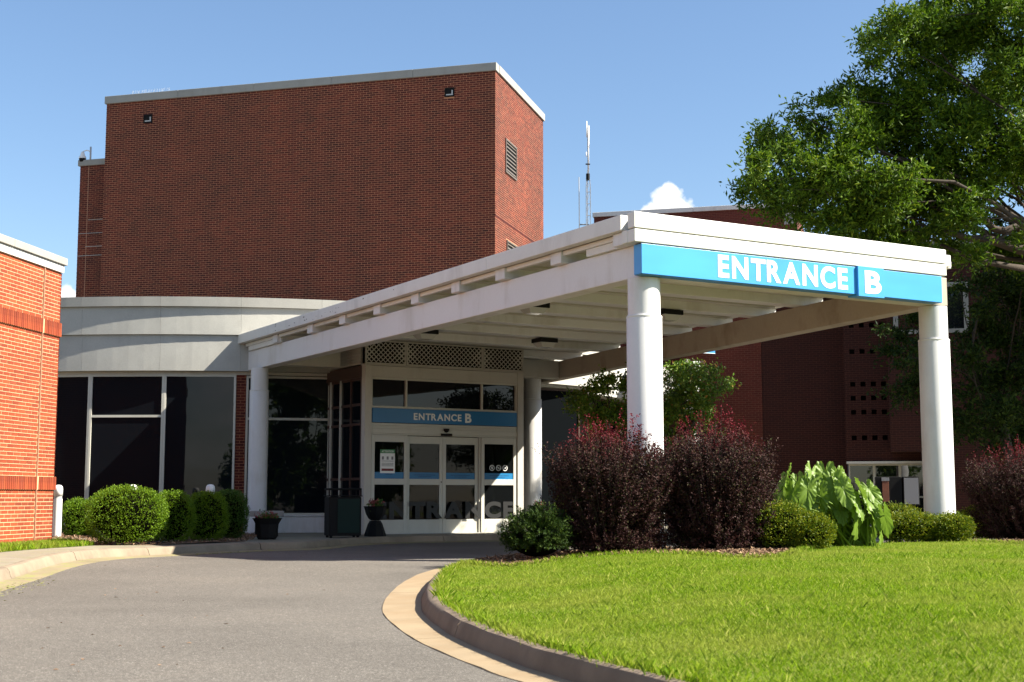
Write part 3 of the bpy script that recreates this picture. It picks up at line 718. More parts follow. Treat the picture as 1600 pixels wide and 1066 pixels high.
o = MB().box(-2.02, -1.88, -.06, .1, 5.76, 7.26).box(-.02, .12, -.06, .1, 5.76, 7.26).box(-1.88, -.02, -.06, .1, 7.13, 7.26).box(-1.88, -.02, -.06, .1, 5.76, 5.88).build('window', coping, db, bevel=.006)
MB().box(-1.88, -.02, .04, .05, 5.88, 7.13).build('pane', glassb, o)
box('window_mullion', brownf, o, -.98, -.93, .0, .06, 5.88, 7.13, 0)

# portico beyond the myrtle
pp = at_y(1086, 600, 41.0)
po = thing('portico', 'white post and grey roof of a far portico showing behind the myrtle tree', 'portico', (pp.x, 41.0, 0), R(20))
box('post', white, po, -.12, .12, -.12, .12, 0, 5.0, .01)
box('post', coping, po, .35, .5, 1.2, 1.4, 0, 5.2, .01)
MB().add([(-1.4, -.1, 4.0), (-.2, -.1, 4.0), (-.2, 1.6, 4.9), (-1.4, 1.6, 4.9), (-1.4, -.1, 4.07), (-.2, -.1, 4.07), (-.2, 1.6, 4.97), (-1.4, 1.6, 4.97)], [(0, 1, 2, 3), (7, 6, 5, 4), (0, 4, 5, 1), (1, 5, 6, 2), (0, 3, 7, 4), (2, 6, 7, 3)]).build('awning', coping, po)
MB().tube([(.2, -.1, 5.0), (.8, .3, 4.2)], .05, 8).build('brace', brownf, po)
bs = thing('blue_sign', 'small blue sign edge showing under the stained canopy beam behind the tree', 'sign', at_y(1103, 547, 40.0), R(25))
box('panel', blue, bs, -.36, .30, -.03, .03, -.10, .45, .005)
box('panel_trim', whitevinyl, bs, -.36, .30, -.035, -.031, -.10, -.085, 0)

# masts
mp_ = at_y(919, 340, 62.0)
ms = thing('lattice_mast', 'tall slim lattice radio mast with white antenna rods on top behind the canopy', 'mast', (mp_.x, 62.0, 0), R(10))
zt = at_y(919, 275, 62.0).z; zb_ = at_y(919, 352, 62.0).z
legs = [(.12 * cos(a), .12 * sin(a)) for a in (R(90), R(210), R(330))]
for x, y in legs: MB().tube([(x, y, 0), (x, y, zt - .5), (x * .1, y * .1, zt + .3)], .015, 6).build('leg', mastm, ms)
br = MB()
z = 5.0
while z < zt - .5:
    for i in range(3):
        a = legs[i]; b = legs[(i + 1) % 3]; br.tube([(*a, z), (*b, z)], .010, 4); br.tube([(*a, z), (*b, z + .55)], .007, 4)
    z += .55
br.build('bracing', mastm, ms)
zz1 = at_y(919, 233, 62).z; zz2 = at_y(919, 218, 62).z; zz3 = at_y(919, 193, 62).z
MB().tube([(0, 0, zt), (0, 0, zz3)], .018, 6).build('pole', mastm, ms)
MB().tube([(0, 0, zt - .2), (0, 0, zt + .1)], .09, 8).tube([(-.1, 0, zt + .55), (.1, 0, zt + .55)], .035, 8).build('collar', black, ms)
for x, z0, z1 in ((-.04, zz2 + .1, zz3 + .1), (.06, zz2 - .4, zz3 - .1), (-.07, zt + .9, zz2 - .6), (.04, zt + .2, zt + 2.2)):
    MB().tube([(x, 0, z0), (x, 0, z1)], .022, 8).build('antenna', bolw, ms, smooth=True)
mq = at_y(906, 340, 62.0)
m2 = thing('whip_antenna', 'thin single whip antenna pole standing left of the lattice mast', 'antenna', (mq.x, 62, 0))
MB().tube([(0, 0, 0), (-.03, 0, at_y(904, 277, 62).z)], [.035, .02], 8).build('pole', mastm, m2, smooth=True)
MB().tube([(-.01, 0, at_y(904, 351, 62).z), (.42, 0, at_y(904, 351, 62).z)], .03, 6).build('bracket', mastm, m2)

# ------------------------------------------------------------------ canopy
FL = at_z(1000, 432, 3.95); CF = Frame(FL.x, FL.y, 29.8)
cn = thing('entrance_canopy', 'white drive-through canopy on four round columns in front of the doors', 'canopy', (FL.x, FL.y, 0), CF.rz)
ZB, ZJ, ZF, ZTOP = 3.95, 4.40, 4.585, 4.80
outer = lambda y: 5.92 + .136 * y
CL = 16.15
SX = 5.72; 
box('side_beam', white, cn, 0, .28, .0, CL, ZB, ZJ, .012)
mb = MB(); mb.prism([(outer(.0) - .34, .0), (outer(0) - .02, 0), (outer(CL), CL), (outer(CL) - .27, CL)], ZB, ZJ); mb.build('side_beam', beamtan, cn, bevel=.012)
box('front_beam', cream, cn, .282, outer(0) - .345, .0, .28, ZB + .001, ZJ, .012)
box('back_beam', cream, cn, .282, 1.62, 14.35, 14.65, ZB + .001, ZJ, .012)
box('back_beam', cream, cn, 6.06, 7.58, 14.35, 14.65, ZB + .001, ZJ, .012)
jy = [13.98, 11.87, 10.13, 8.45, 6.80, 5.22, 3.68, 1.98]
for y in jy:
    box('joist', white, cn, -.12, outer(y) + .15, y - .13, y + .17, ZJ + .002, ZF - .004, .012)
box('joist', white, cn, -.16, 5.86, .10, .42, ZJ + .002, ZF - .004, .012)
# deck: boards running across between joists, alternately a little lower
yy = -.10; k = 0
while yy < CL:
    y1 = min(yy + .415, CL + .05); dz = .0 if k % 2 else .022
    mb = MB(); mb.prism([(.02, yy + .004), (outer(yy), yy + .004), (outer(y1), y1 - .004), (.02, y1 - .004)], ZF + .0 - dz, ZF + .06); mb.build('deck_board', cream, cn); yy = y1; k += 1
MB().prism([(-.1, -.12), (5.6, -.12), (outer(CL) - .1, CL), (-.1, CL)], ZF + .065, ZTOP - .05).build('roof', roofm, cn)
# recessed band behind the joist ends, closing pieces at both ends
box('inner_band', fascia_m, cn, -.08, .0, .42, CL - .05, ZF - .072, ZF - .002, .004)
box('end_closer', fascia_m, cn, -.06, .01, .42, 1.25, ZJ + .003, ZF - .076, .003)
box('end_closer', fascia_m, cn, -.06, .01, 13.8, CL - .2, ZJ + .003, ZF - .076, .003)
n_ = 4
for k in range(n_):
    a = -.22 + (CL + .45) * k / n_; b = -.22 + (CL + .45) * (k + 1) / n_ - .005
    if k == 0: a = .11
    box('side_fascia', fascia_m, cn, -.24, -.10, a, b, ZF, ZTOP, .008)
for k in range(n_):
    y0 = .12 + CL * k / n_; y1 = .12 + CL * (k + 1) / n_ - .005
    MB().prism([(outer(y0) + .02, y0), (outer(y0) + .20, y0), (outer(y1) + .20, y1), (outer(y1) + .02, y1)], ZF, ZTOP).build('side_fascia', fascia_m, cn, bevel=.008)
box('front_fascia', fascia_m, cn, -.24, 5.665, -.22, -.06, 4.572, ZTOP - .005, .012)
box('front_band', fascia_m, cn, -.225, 5.68, -.205, -.04, 4.385, 4.566, .012)
box('corner_block', fascia_m, cn, -.225, -.05, -.035, .10, 4.39, 4.566, .01)
box('roof_edge_strip', coping, cn, 1.7, 5.0, .1, .4, ZTOP - .05, ZTOP + .035, .01)
dbm = MB()
for k in range(60):
    x = random.uniform(1.6, 4.9); y = random.uniform(.0, .3); s = random.uniform(.01, .035); dbm.box(x, x + s * 2, y, y + s, ZTOP + .03, ZTOP + .03 + s * .8)
o = dbm.build('roof_debris', bark, cn); o['kind'] = 'stuff'
cm_ = MB()
for k in range(26):
    y = random.choice((random.gauss(11.6, .9), random.gauss(10.2, .5), random.uniform(2, 13), 13.6)); z = random.uniform(ZF + .03, ZTOP - .03); l_ = random.uniform(.015, .10); h_ = random.uniform(.006, .022)
    cm_.add([(-.2415, y, z), (-.2415, y + l_, z + random.uniform(-.008, .008)), (-.2415, y + l_ * .7, z + h_), (-.2415, y + l_ * .2, z + h_ * .8)], [(0, 1, 2, 3)])
cm_.build('peeled_paint', bark, cn)['kind'] = 'stuff'
# columns: sleeve with a narrower collar, base ring
def column(x, y, r=.222):
    o = MB().lathe([(r + .0, .02), (r, 3.42), (r - .008, 3.435)], x, y, 48).build('column', white, cn, autos=True)
    MB().lathe([(r - .02, 3.43), (r - .02, ZB - .005)], x, y, 48).build('collar', white, o, autos=True)
    MB().lathe([(r + .002, 3.40), (r + .004, 3.405), (r + .004, 3.42), (r + .002, 3.425)], x, y, 48, cap=False).build('joint_ring', fascia_m, o, autos=True)
    return o
column(.175, .16, .245); column(.02, 15.35, .222); column(7.03, 14.75, .235); column(5.78, .20, .238)
# ceiling lights
for px, py in ((851, 536), (834, 482), (664, 523), (1043, 493)):
    P = at_z(px, py, 4.30); l = CF.loc(P)
    o = MB().box(l.x - .22, l.x + .22, l.y - .2, l.y + .2, 4.30, 4.39).build('ceiling_light', black, cn, bevel=.006)
    MB().box(l.x - .15, l.x + .15, l.y - .14, l.y + .14, 4.39, ZF - .03).build('mount', cream, o)
    mb = MB(); mb.add([(l.x - .20, l.y - .18, 4.298), (l.x + .20, l.y - .18, 4.298), (l.x + .20, l.y + .18, 4.298), (l.x - .20, l.y + .18, 4.298), (l.x - .13, l.y - .11, 4.20), (l.x + .13, l.y - .11, 4.20), (l.x + .13, l.y + .11, 4.20), (l.x - .13, l.y + .11, 4.20)], [(0, 1, 5, 4), (1, 2, 6, 5), (2, 3, 7, 6), (3, 0, 4, 7), (4, 5, 6, 7)]); mb.build('lens', lens, o)

# ------------------------------------------------------------------ lettering
def glyph(ch, size, bold):
    cu = bpy.data.curves.new('letter', 'FONT'); cu.body = ch; cu.size = size; cu.extrude = size * .006; cu.offset = size * bold; cu.resolution_u = 6
    o = bpy.data.objects.new('letter', cu); COL.objects.link(o); dg = bpy.context.evaluated_depsgraph_get(); dg.update()
    me = bpy.data.meshes.new_from_object(o.evaluated_get(dg)); bpy.data.objects.remove(o); bpy.data.curves.remove(cu); me.name = 'letter'
    xs_ = [v.co.x for v in me.vertices]; ys_ = [v.co.y for v in me.vertices]; return me, min(xs_), max(xs_), min(ys_), max(ys_)
def word(text, x0, x1, z0, z1, y, m, parent, bold=.03, gap=.13, name='letter'):
    """each letter its own mesh, stood up in the local xz plane facing -y, fitted to the box"""
    gl = [glyph(c, 1.0, bold) for c in text]; H = max(g_[4] - g_[3] for g_ in gl if True); H = gl[0][4] - gl[0][3]
    kern = {'TR': -.07, 'RA': -.05, 'AN': -.01, 'NT': -.01, 'AT': -.1, 'TT': -.02, 'CE': 0, 'TE': -.03}
    W = sum(g_[2] - g_[1] for g_ in gl) + sum(gap + kern.get(text[i:i + 2], 0) for i in range(len(text) - 1))
    sx = (x1 - x0) / W; sz = (z1 - z0) / H; x = x0
    for i, (me, a, b, c, d_) in enumerate(gl):
        for v in me.vertices:
            X, Y, Z = v.co; v.co = (x + (X - a) * sx, y - Z * min(sx, sz), z0 + (Y - (gl[0][3])) * sz)
        me.materials.clear(); me.materials.append(m); link(name, me, m, parent)
        x += (b - a + gap + kern.get(text[i:i + 2], 0)) * sx

# ------------------------------------------------------------------ big sign on the canopy front
sg = thing('entrance_sign', 'long light blue sign reading ENTRANCE B in white across the canopy front', 'sign', (FL.x, FL.y, 0), CF.rz)
sx_ = lambda px, y: CF.py(px, 430, y)[0]
box('sign_band', blue, sg, sx_(1003, -.19), sx_(1345, -.19), -.19, -.004, 3.96, 4.37, .003)
box('sign_band', blue, sg, sx_(1375, -.19), sx_(1471, -.19), -.19, -.004, 3.96, 4.37, .003)
box('letter_panel', blue, sg, sx_(1341, -.235), sx_(1381, -.235), -.235, -.004, 3.93, 4.385, .003)
word('ENTRANCE', sx_(1122, -.19), sx_(1324, -.19), 4.01, 4.33, -.192, whitevinyl, sg, .034)
word('B', sx_(1351, -.235), sx_(1376.5, -.235), 3.98, 4.325, -.237, whitevinyl, sg, .04)
box('bottom_trim', bluedark, sg, sx_(1003, -.19) + .01, sx_(1470, -.19), -.18, -.006, 3.952, 3.958, 0)

# ------------------------------------------------------------------ glazed vestibule with the sliding doors
V0 = at_z(568, 836, .12); VF = Frame(V0.x, V0.y, 30.8)
ve = thing('entrance_vestibule', 'cream framed glazed vestibule with sliding glass doors under the canopy', 'entrance', (V0.x, V0.y, 0), VF.rz)
FZ = .128
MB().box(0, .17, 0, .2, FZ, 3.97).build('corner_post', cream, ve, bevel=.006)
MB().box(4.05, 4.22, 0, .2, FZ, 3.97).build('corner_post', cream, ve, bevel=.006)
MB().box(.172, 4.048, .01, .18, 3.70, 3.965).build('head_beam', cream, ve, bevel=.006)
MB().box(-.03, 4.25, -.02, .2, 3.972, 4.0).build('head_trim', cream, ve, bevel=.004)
MB().box(.172, 4.048, .03, .16, 3.0, 3.045).box(.172, 4.048, .03, .16, 3.655, 3.698).box(.172, .20, .03, .16, 3.045, 3.655).box(4.01, 4.048, .03, .16, 3.045, 3.655).box(1.04, 1.085, .03, .16, 3.045, 3.655).box(3.055, 3.10, .03, .16, 3.045, 3.655).build('transom_frame', frame_w, ve, bevel=.004)
for a, b in ((.20, 1.04), (1.085, 3.055), (3.10, 4.01)): box('transom_pane', glassd, ve, a, b, .09, .10, 3.045, 3.655, 0)
hd = MB()
for z0, z1, y in ((2.60, 2.655, .035), (2.53, 2.598, .045), (2.42, 2.528, .03), (2.385, 2.418, .045)): hd.box(.172, 4.048, y, .16, z0, z1)
hd.build('door_header', frame_w, ve, bevel=.003)
# band sign over the doors
ds = thing('door_sign', 'dark blue lit band above the sliding doors reading ENTRANCE B', 'sign', (V0.x, V0.y, 0), VF.rz)
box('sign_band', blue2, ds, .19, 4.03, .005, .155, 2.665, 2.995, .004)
word('ENTRANCE', 1.24, 2.50, 2.745, 2.905, .002, whitevinyl, ds, .03)
word('B', 2.60, 2.77, 2.715, 2.935, .002, whitevinyl, ds, .035)
sr = thing('door_sensor', 'black motion sensor on the header above the sliding doors', 'sensor', VF.world(2.1, 0, 2.5), VF.rz)
MB().lathe([(.07, .06), (.065, .02), (.04, -.02), (.01, -.03)], 0, .0, 16).build('eye', black, sr, smooth=True)
box('sensor_bar', black, sr, -.14, .14, -.03, .02, -.11, -.055, .006)
# four door panels
cols_ = [(.185, 1.10, .03), (1.105, 2.055, .10), (2.06, 3.01, .10), (3.06, 4.035, .03)]
for i, (a, b, y) in enumerate(cols_):
    ztop = 2.38 if i in (0, 3) else 2.37
    gt = 2.225 if i in (0, 3) else 2.20
    f_ = MB(); s = .085
    f_.box(a, a + s, y, y + .05, FZ + .01, ztop).box(b - s, b, y, y + .05, FZ + .01, ztop)
    f_.box(a + s, b - s, y, y + .05, gt, ztop).box(a + s, b - s, y, y + .05, 1.25, 1.385).box(a + s, b - s, y, y + .05, FZ + .01, .45)
    o = f_.build('door_panel', frame_w, ve, bevel=.003)
    if i in (1, 2): pass
    box('glass_pane', glassdoor, o, a + s, b - s, y + .022, y + .03, 1.385, gt, 0)
    box('glass_pane', glassdoor, o, a + s, b - s, y + .022, y + .03, .45, 1.25, 0)
    box('blue_band', bluedark, o, a + s, b - s, y + .016, y + .021, 1.387, 1.535, 0)
    for r_ in range(1 if i == 0 else 2):
        wdt = (.18 if i == 0 else .5) * (1 if r_ == 0 else .62); c = (a + b) / 2; zz = 1.478 - r_ * .04
        tx = MB(); x = c - wdt / 2
        while x < c + wdt / 2: l_ = random.uniform(.02, .05); tx.box(x, x + l_, y + .0135, y + .0155, zz - .007, zz + .007); x += l_ + .012
        tx.build('band_print', bandtext, o)
    if i == 1: box('lock', brownf, o, b - .045, b - .02, y - .012, y, 1.30, 1.33, 0)
# big grey vinyl letters across the lower glass
word('ENTRANCE', .28, 3.98, .47, .86, .045, vinyl, ve, .05, gap=.11)
box('threshold', metal, ve, .172, 4.048, .0, .2, FZ, FZ + .009, 0)
box('door_track', frame_w, ve, 3.015, 3.055, .06, .12, FZ + .01, 2.38, 0)
# notice poster on the left panel
pn = thing('door_notice', 'white notice with green ATTENTION header taped to the left door glass', 'notice', VF.world(.60, .047, 1.75), VF.rz)
box('sheet', whitevinyl, pn, -.185, .185, -.004, .0, -.24, .30, 0); box('header', greenprint, pn, -.185, .185, -.007, -.0045, .215, .30, 0)
word('ATTENTION', -.15, .15, .235, .28, -.009, whitevinyl, pn, .02)
pb = MB()
for x in (-.12, .0, .12): pb.box(x - .025, x + .025, -.006, -.0045, .07, .14)
for z_ in (.03, -.02, -.05, -.08): pb.box(-.15, .15, -.006, -.0045, z_, z_ + .012)
pb.build('print', greyprint, pn); box('red_bar', redprint, pn, -.15, .15, -.006, -.0045, -.19, -.135, 0)
# three round pictogram stickers on the right panel
ic = [3.36, 3.54, 3.72]
for k, x in enumerate(ic):
    o = thing('door_sticker', ('round white no phones sticker, leftmost of three on the right door glass', 'round white no smoking sticker, middle of three on the right door glass', 'round white hand sign sticker, rightmost of three on the right door glass')[k], 'sticker', VF.world(x, .045, 1.66), VF.rz, 'pictogram stickers on the door glass')
    mb = MB(); n = 28
    v = [(r_ * cos(2 * PI * i / n), yv, r_ * sin(2 * PI * i / n)) for yv in (-.003, 0) for r_ in (.055, .070) for i in range(n)]
    f = [(i, (i + 1) % n, n + (i + 1) % n, n + i) for i in range(n)]; mb.add(v, f); mb.build('ring', whitevinyl, o)
    s = MB()
    if k < 2:
        s.add([(-.042, -.003, .036), (-.036, -.003, .042), (.042, -.003, -.036), (.036, -.003, -.042)], [(0, 1, 2, 3)])
        if k == 0: s.box(-.014, .014, -.003, -.001, -.032, .032)
        else: s.box(-.032, .026, -.003, -.001, -.006, .006)
    else: s.box(-.032, .03, -.003, -.001, -.012, .008).box(-.002, .028, -.003, -.001, .010, .024)
    s.build('symbol', whitevinyl, o)
# lattice over the head
def lattice(a, b, z0, z1, m):
    fr = MB().box(a, a + .03, .0, .03, z0, z1).box(b - .03, b, .0, .03, z0, z1).box(a + .03, b - .03, .0, .03, z0, z0 + .03).box(a + .03, b - .03, .0, .03, z1 - .03, z1)
    o = fr.build('lattice_panel', cream, ve)
    A0, A1, B0, B1 = a + .03, b - .03, z0 + .03, z1 - .03; W_, H_ = A1 - A0, B1 - B0; p_ = .118; t_ = .033
    for sgn in (1, -1):
        k = -int(H_ / p_) - 1
        while k * p_ < W_:
            s = k * p_
            # slat along direction (1, sgn) clipped to the panel
            u0, u1 = max(0, s), min(W_, s + H_)
            if u1 - u0 > .02:
                za, zb2 = (B0 + (u0 - s), B0 + (u1 - s)) if sgn > 0 else (B1 - (u0 - s), B1 - (u1 - s))
                y_ = .008 if sgn > 0 else .016
                h = t_ * .7071
                P_ = [(A0 + u0, za - h), (A0 + u1, zb2 - h), (A0 + u1, zb2 + h), (A0 + u0, za + h)]
                P_ = [(x, min(max(z, B0), B1)) for x, z in P_]
                MB().add([(x, y_, z) for x, z in P_] + [(x, y_ + .007, z) for x, z in P_], [(0, 1, 2, 3), (7, 6, 5, 4), (0, 4, 5, 1), (3, 2, 6, 7)]).build('slat', cream, o)
            k += 1
for a, b in ((0, 1.035), (1.05, 3.08), (3.095, 4.22)): lattice(a, b, 4.005, 4.55, cream)
box('lattice_backing', darkroom, ve, .03, 4.19, .034, .044, 4.0, 4.55, 0)
# side wall of the vestibule
sw = MB(); ysd = [.2, .78, 1.36, 1.94, 2.3]
for y in (.2, .78, 2.3): sw.box(.0, .07, y, y + .06, FZ, 3.70)
for y in (1.36, 1.94): box('side_mullion', frame_w, ve, -.01, .07, y, y + .06, FZ, 3.70, .003)
for z in (FZ + .02, 1.35, 2.60, 3.05, 3.64):
    for y0, y1 in zip(ysd, ysd[1:]): sw.box(.01, .06, y0 + .06, y1, z, z + .06)
o = sw.build('side_frame', brownf, ve)
for y0, y1 in zip(ysd, ysd[1:]): box('pane', glassd, o, .03, .04, y0 + .06, y1, FZ, 3.70, 0)
MB().box(-.02, .12, .2, 2.4, 3.70, 3.965).build('side_head', brownf, ve)
sl = MB()
for k in range(8): z = 4.0 + k * .065; box('side_board', cream, ve, -.03 + .0, .02, .21, 2.4, z, z + .058, .004)
# interior: floor, ceiling, inner doors and a dark lobby
sr_ = MB()
for y in (.2, 1.3, 2.4): sr_.box(4.13, 4.20, y, y + .06, FZ, 3.97)
for z in (FZ, 2.6, 3.64): sr_.box(4.135, 4.195, .26, 2.4, z, z + .07)
sr_.build('side_frame', brownf, ve)
for y0, y1 in ((.26, 1.3), (1.36, 2.4)): box('pane', glassm, ve, 4.16, 4.17, y0, y1, FZ, 3.97, 0)
box('ceiling', darkroom, ve, .08, 4.11, .2, 6, 3.75, 3.80, 0); box('interior_floor', stonec, ve, .08, 4.11, .2, 6, .05, FZ + .003, 0)
box('lobby_back', darkroom, ve, -1, 5, 6.0, 6.1, .1, 3.8, 0); box('lobby_side', darkroom, ve, -.05, .07, 2.4, 6, .1, 3.8, 0)
inn = MB()
for x in (.3, 1.2, 2.1, 2.28, 3.05, 3.2, 4.0): inn.box(x, x + .05, 2.6, 2.66, FZ + .01, 2.3)
inn.box(.08, 4.11, 2.6, 2.66, 2.3, 2.42); inn.build('inner_door_frame', frame_w, ve)

# ------------------------------------------------------------------ furniture by the doors
def urn_flowers(root, n, r, z, m, fl):
    c = (0, 0, z); P, D, _ = clump_points(c, (r, r, .10), n, 6, .03, .1, .6)
    leaves(P, D, .06, .03, darkbox, 'foliage', root); P, D, _ = clump_points((0, 0, z + .05), (r, r, .08), int(n * .7), 5, .02, .2, .5)
    leaves(P, D, .035, .03, fl, 'flowers', root)
p1 = at_z(417, 843, .13); u1 = thing('flower_planter', 'black tapered planter with dark red flowers beside the left rear column', 'planter', p1, R(20))
MB().lathe([(.17, 0), (.20, .04), (.23, .30), (.285, .40), (.30, .42), (.27, .42), (.25, .38)], n=8, cap=False).build('pot', black, u1); MB().lathe([(.001, .37), (.262, .375)], n=8, cap=False).build('soil', soil, u1)
urn_flowers(u1, 60, .2, .40, darkbox, flowerc)
bz = CF.world(.62, 14.9); bz = at_z(416, 838, .13)
bn = thing('stone_topped_bench', 'small block with pale stone top standing behind the black planter', 'bench', (bz.x, bz.y, .13), R(12))
box('top', stonec, bn, -.36, .36, -.24, .24, .42, .54, .012); box('pedestal', black, bn, -.24, .24, -.17, .17, 0, .418, .01)
p3 = at_z(535, 840, .13); tb = thing('waste_bin', 'dark green square waste bin with black rail frame by the vestibule corner', 'bin', p3, R(18))
box('body', black, tb, -.34, .34, -.27, .27, .04, .84, .02); box('front_panel', dgreen, tb, -.16, .30, -.285, -.272, .1, .80, .006)
box('lid', black, tb, -.36, .36, -.29, .29, .845, .87, .01)
rl = MB()
for x in (-.33, -.11, .11, .33):
    rl.tube([(x, -.25, .87), (x, -.25, 1.0)], .014, 8)
rl.tube([(-.33, -.25, 1.0), (.33, -.25, 1.0)], .022, 8).tube([(-.33, .25, 1.0), (.33, .25, 1.0)], .022, 8).tube([(-.33, .25, .87), (-.33, .25, 1.0)], .014, 8).tube([(.33, .25, .87), (.33, .25, 1.0)], .014, 8).tube([(-.33, -.25, 1.0), (-.33, .25, 1.0)], .02, 8).tube([(.33, -.25, 1.0), (.33, .25, 1.0)], .02, 8)
rl.build('rail', black, tb)
for x in (-.28, .28):
    for y in (-.2, .2): MB().tube([(x, y, 0), (x, y, .04)], .03, 8).build('foot', black, tb)
p4 = at_z(586, 838, .13); u2 = thing('pedestal_urn', 'black bowl urn with flowers on a flared pedestal left of the doors', 'planter', p4, R(10))
MB().lathe([(.24, 0), (.235, .04), (.16, .26), (.12, .33)], n=8).build('pedestal', black, u2, bevel=.005)
MB().lathe([(.09, .335), (.15, .38), (.20, .47), (.245, .62), (.26, .64), (.235, .64), (.22, .58)], n=8, cap=False).build('bowl', black, u2); MB().lathe([(.001, .58), (.22, .58)], n=8, cap=False).build('soil', soil, u2)
urn_flowers(u2, 50, .17, .64, darkbox, flowerc)
p5 = VF.world(4.45, -.35, .13); u3 = thing('pedestal_urn', 'black bowl urn with pink flowers right of the doors behind the low shrub', 'planter', p5, R(10))
for ch in [c for c in u2.children]:
    if ch.name.startswith(('pedestal', 'bowl', 'soil')): c = ch.copy(); COL.objects.link(c); c.parent = u3
urn_flowers(u3, 40, .15, .60, darkbox, flowerc)

# bollard lights
def bollard(px, py_top, dep, label):
    P = at_y(px, py_top, dep); o = thing('bollard_light', label, 'bollard', (P.x, dep, .13), 0, 'white bollard lights by the planting')
    h = 1.09
    MB().lathe([(.088, 0), (.088, .80)], n=28).build('post', bolw, o, autos=True)
    MB().lathe([(.080, .80), (.080, .86)], n=28, cap=False).build('louvre_ring', metal, o, smooth=True)
    MB().lathe([(.092, .86), (.092, h - .09), (.085, h - .045), (.062, h - .015), (.03, h - .003), (.001, h)], n=28).build('cap', bolw, o, smooth=True)
bollard(91.5, 758, 29.0, 'white bollard light at the corner of the orange brick building')
bollard(329, 754, 27.7, 'white bollard light whose dome shows over the two right boxwoods')
bollard(208, 757, 28.2, 'white bollard light mostly hidden behind the largest boxwood')

# mail / box kiosk at the right
kp = at_y(1405, 800, 30.0)
kk = thing('box_kiosk', 'dark cabinet with a brown brick patterned panel standing on posts near the right column', 'kiosk', (kp.x, 30.0, .2), R(-8))
zt_ = at_y(1405, 745, 30).z - .2; zb2 = at_y(1405, 790, 30).z - .2
box('cabinet', black, kk, .08, .42, -.14, .14, zb2, zt_, .012); box('cabinet_face', greyprint, kk, .10, .40, -.146, -.141, zb2 + .03, zt_ - .03, .002)
box('cabinet', black, kk, -.48, .06, -.12, .12, zb2 - .02, zt_, .012)
for x in (0.0,): box('post', black, kk, x - .09, x + .09, -.06, .06, 0, zb2, .006)
box('post', black, kk, .2, .24, -.03, .03, 0, zb2 - .001, .0)
box('panel', terra, kk, -.36, -.22, -.15, -.121, zb2 + .08, zt_ - .10, .004); box('notice', greyprint, kk, -.37, -.21, -.155, -.121, zt_ - .095, zt_ - .02, .002)

# ------------------------------------------------------------------ grass
def sample_poly(poly, n, wfun=None):
    P = np.array([(p.x, p.y) for p in poly]); lo = P.min(0); hi = P.max(0); outp = []
    tot = 0
    while tot < n:
        q = lo + rng.rand(200000, 2) * (hi - lo); c = np.zeros(len(q), bool); j = len(P) - 1
        for i in range(len(P)):
            a, b = P[i], P[j]
            k = ((a[1] > q[:, 1]) != (b[1] > q[:, 1])) & (q[:, 0] < (b[0] - a[0]) * (q[:, 1] - a[1]) / (b[1] - a[1] + 1e-12) + a[0]); c ^= k; j = i
        if wfun is not None: c &= rng.rand(len(q)) < wfun(q)
        q = q[c]; outp.append(q); tot += len(q)
        if not len(q): break
    return np.concatenate(outp)[:n]
IP = ipts
def ihole_np(q):
    d = np.empty(len(q))
    for s in range(0, len(q), 20000): d[s:s + 20000] = np.sqrt(((q[s:s + 20000, None] - IP[None]) ** 2).sum(2).min(1))
    t = np.clip((d - .05) / 2.4, 0, 1); t = t * t * (3 - 2 * t); b = .08 * np.exp(-((q[:, 1] - 19.3) / 2.6) ** 2)
    return .122 + b * (1 - t) + .17 * t
def grass(name, q, z, hmin, hmax, wid, m, parent, label):
    n = len(q); th = rng.rand(n) * 2 * PI; S = np.stack([np.cos(th), np.sin(th), np.zeros(n)], 1)
    h = rng.uniform(hmin, hmax, n)[:, None]; ld = rng.rand(n) * 2 * PI; lean = np.stack([np.cos(ld), np.sin(ld), np.zeros(n)], 1) * rng.uniform(.1, .9, (n, 1)) * h
    B = np.column_stack([q, z - .01]); wv = S * wid[:, None] * .5
    V = np.empty((n, 4, 3)); up = np.array([0, 0, 1.0])
    V[:, 0] = B - wv; V[:, 1] = B + wv; mid = B + up * h * .6 + lean * .35
    V[:, 2] = mid + wv * .7; V[:, 3] = B + up * h + lean
    o = link(name, npmesh(name, V.reshape(-1, 3), np.arange(n * 4).reshape(n, 4), 4, m), m); o['kind'] = 'stuff'; o['label'] = label; o['category'] = 'grass'; return o
def wl(q):
    d = np.hypot(q[:, 0], q[:, 1]); a = np.abs(q[:, 0]) / np.maximum(q[:, 1], .5)
    return np.clip(1.25 * (7.0 / np.maximum(d, 5)) ** 1.3, 0, 1) * np.clip(1 - (a - .47) / .35, .12, 1) * np.where(q[:, 1] > 3, 1.0, .2) * np.where(d < 24, 1, .2)
q = sample_poly(lawn_poly, 1050000, wl)
dist = np.hypot(q[:, 0], q[:, 1])
grass('grass', q, ihole_np(q), .014, .036, np.clip(.0027 * dist / 7, .0025, .008), grassm, None, 'bright mown lawn grass on the rounded island inside the kerb')
q = sample_poly(lawn_poly, 12000, wl); grass('grass', q, ihole_np(q), .04, .07, np.full(len(q), .004), grassm, None, 'longer pale blades standing up through the island lawn')
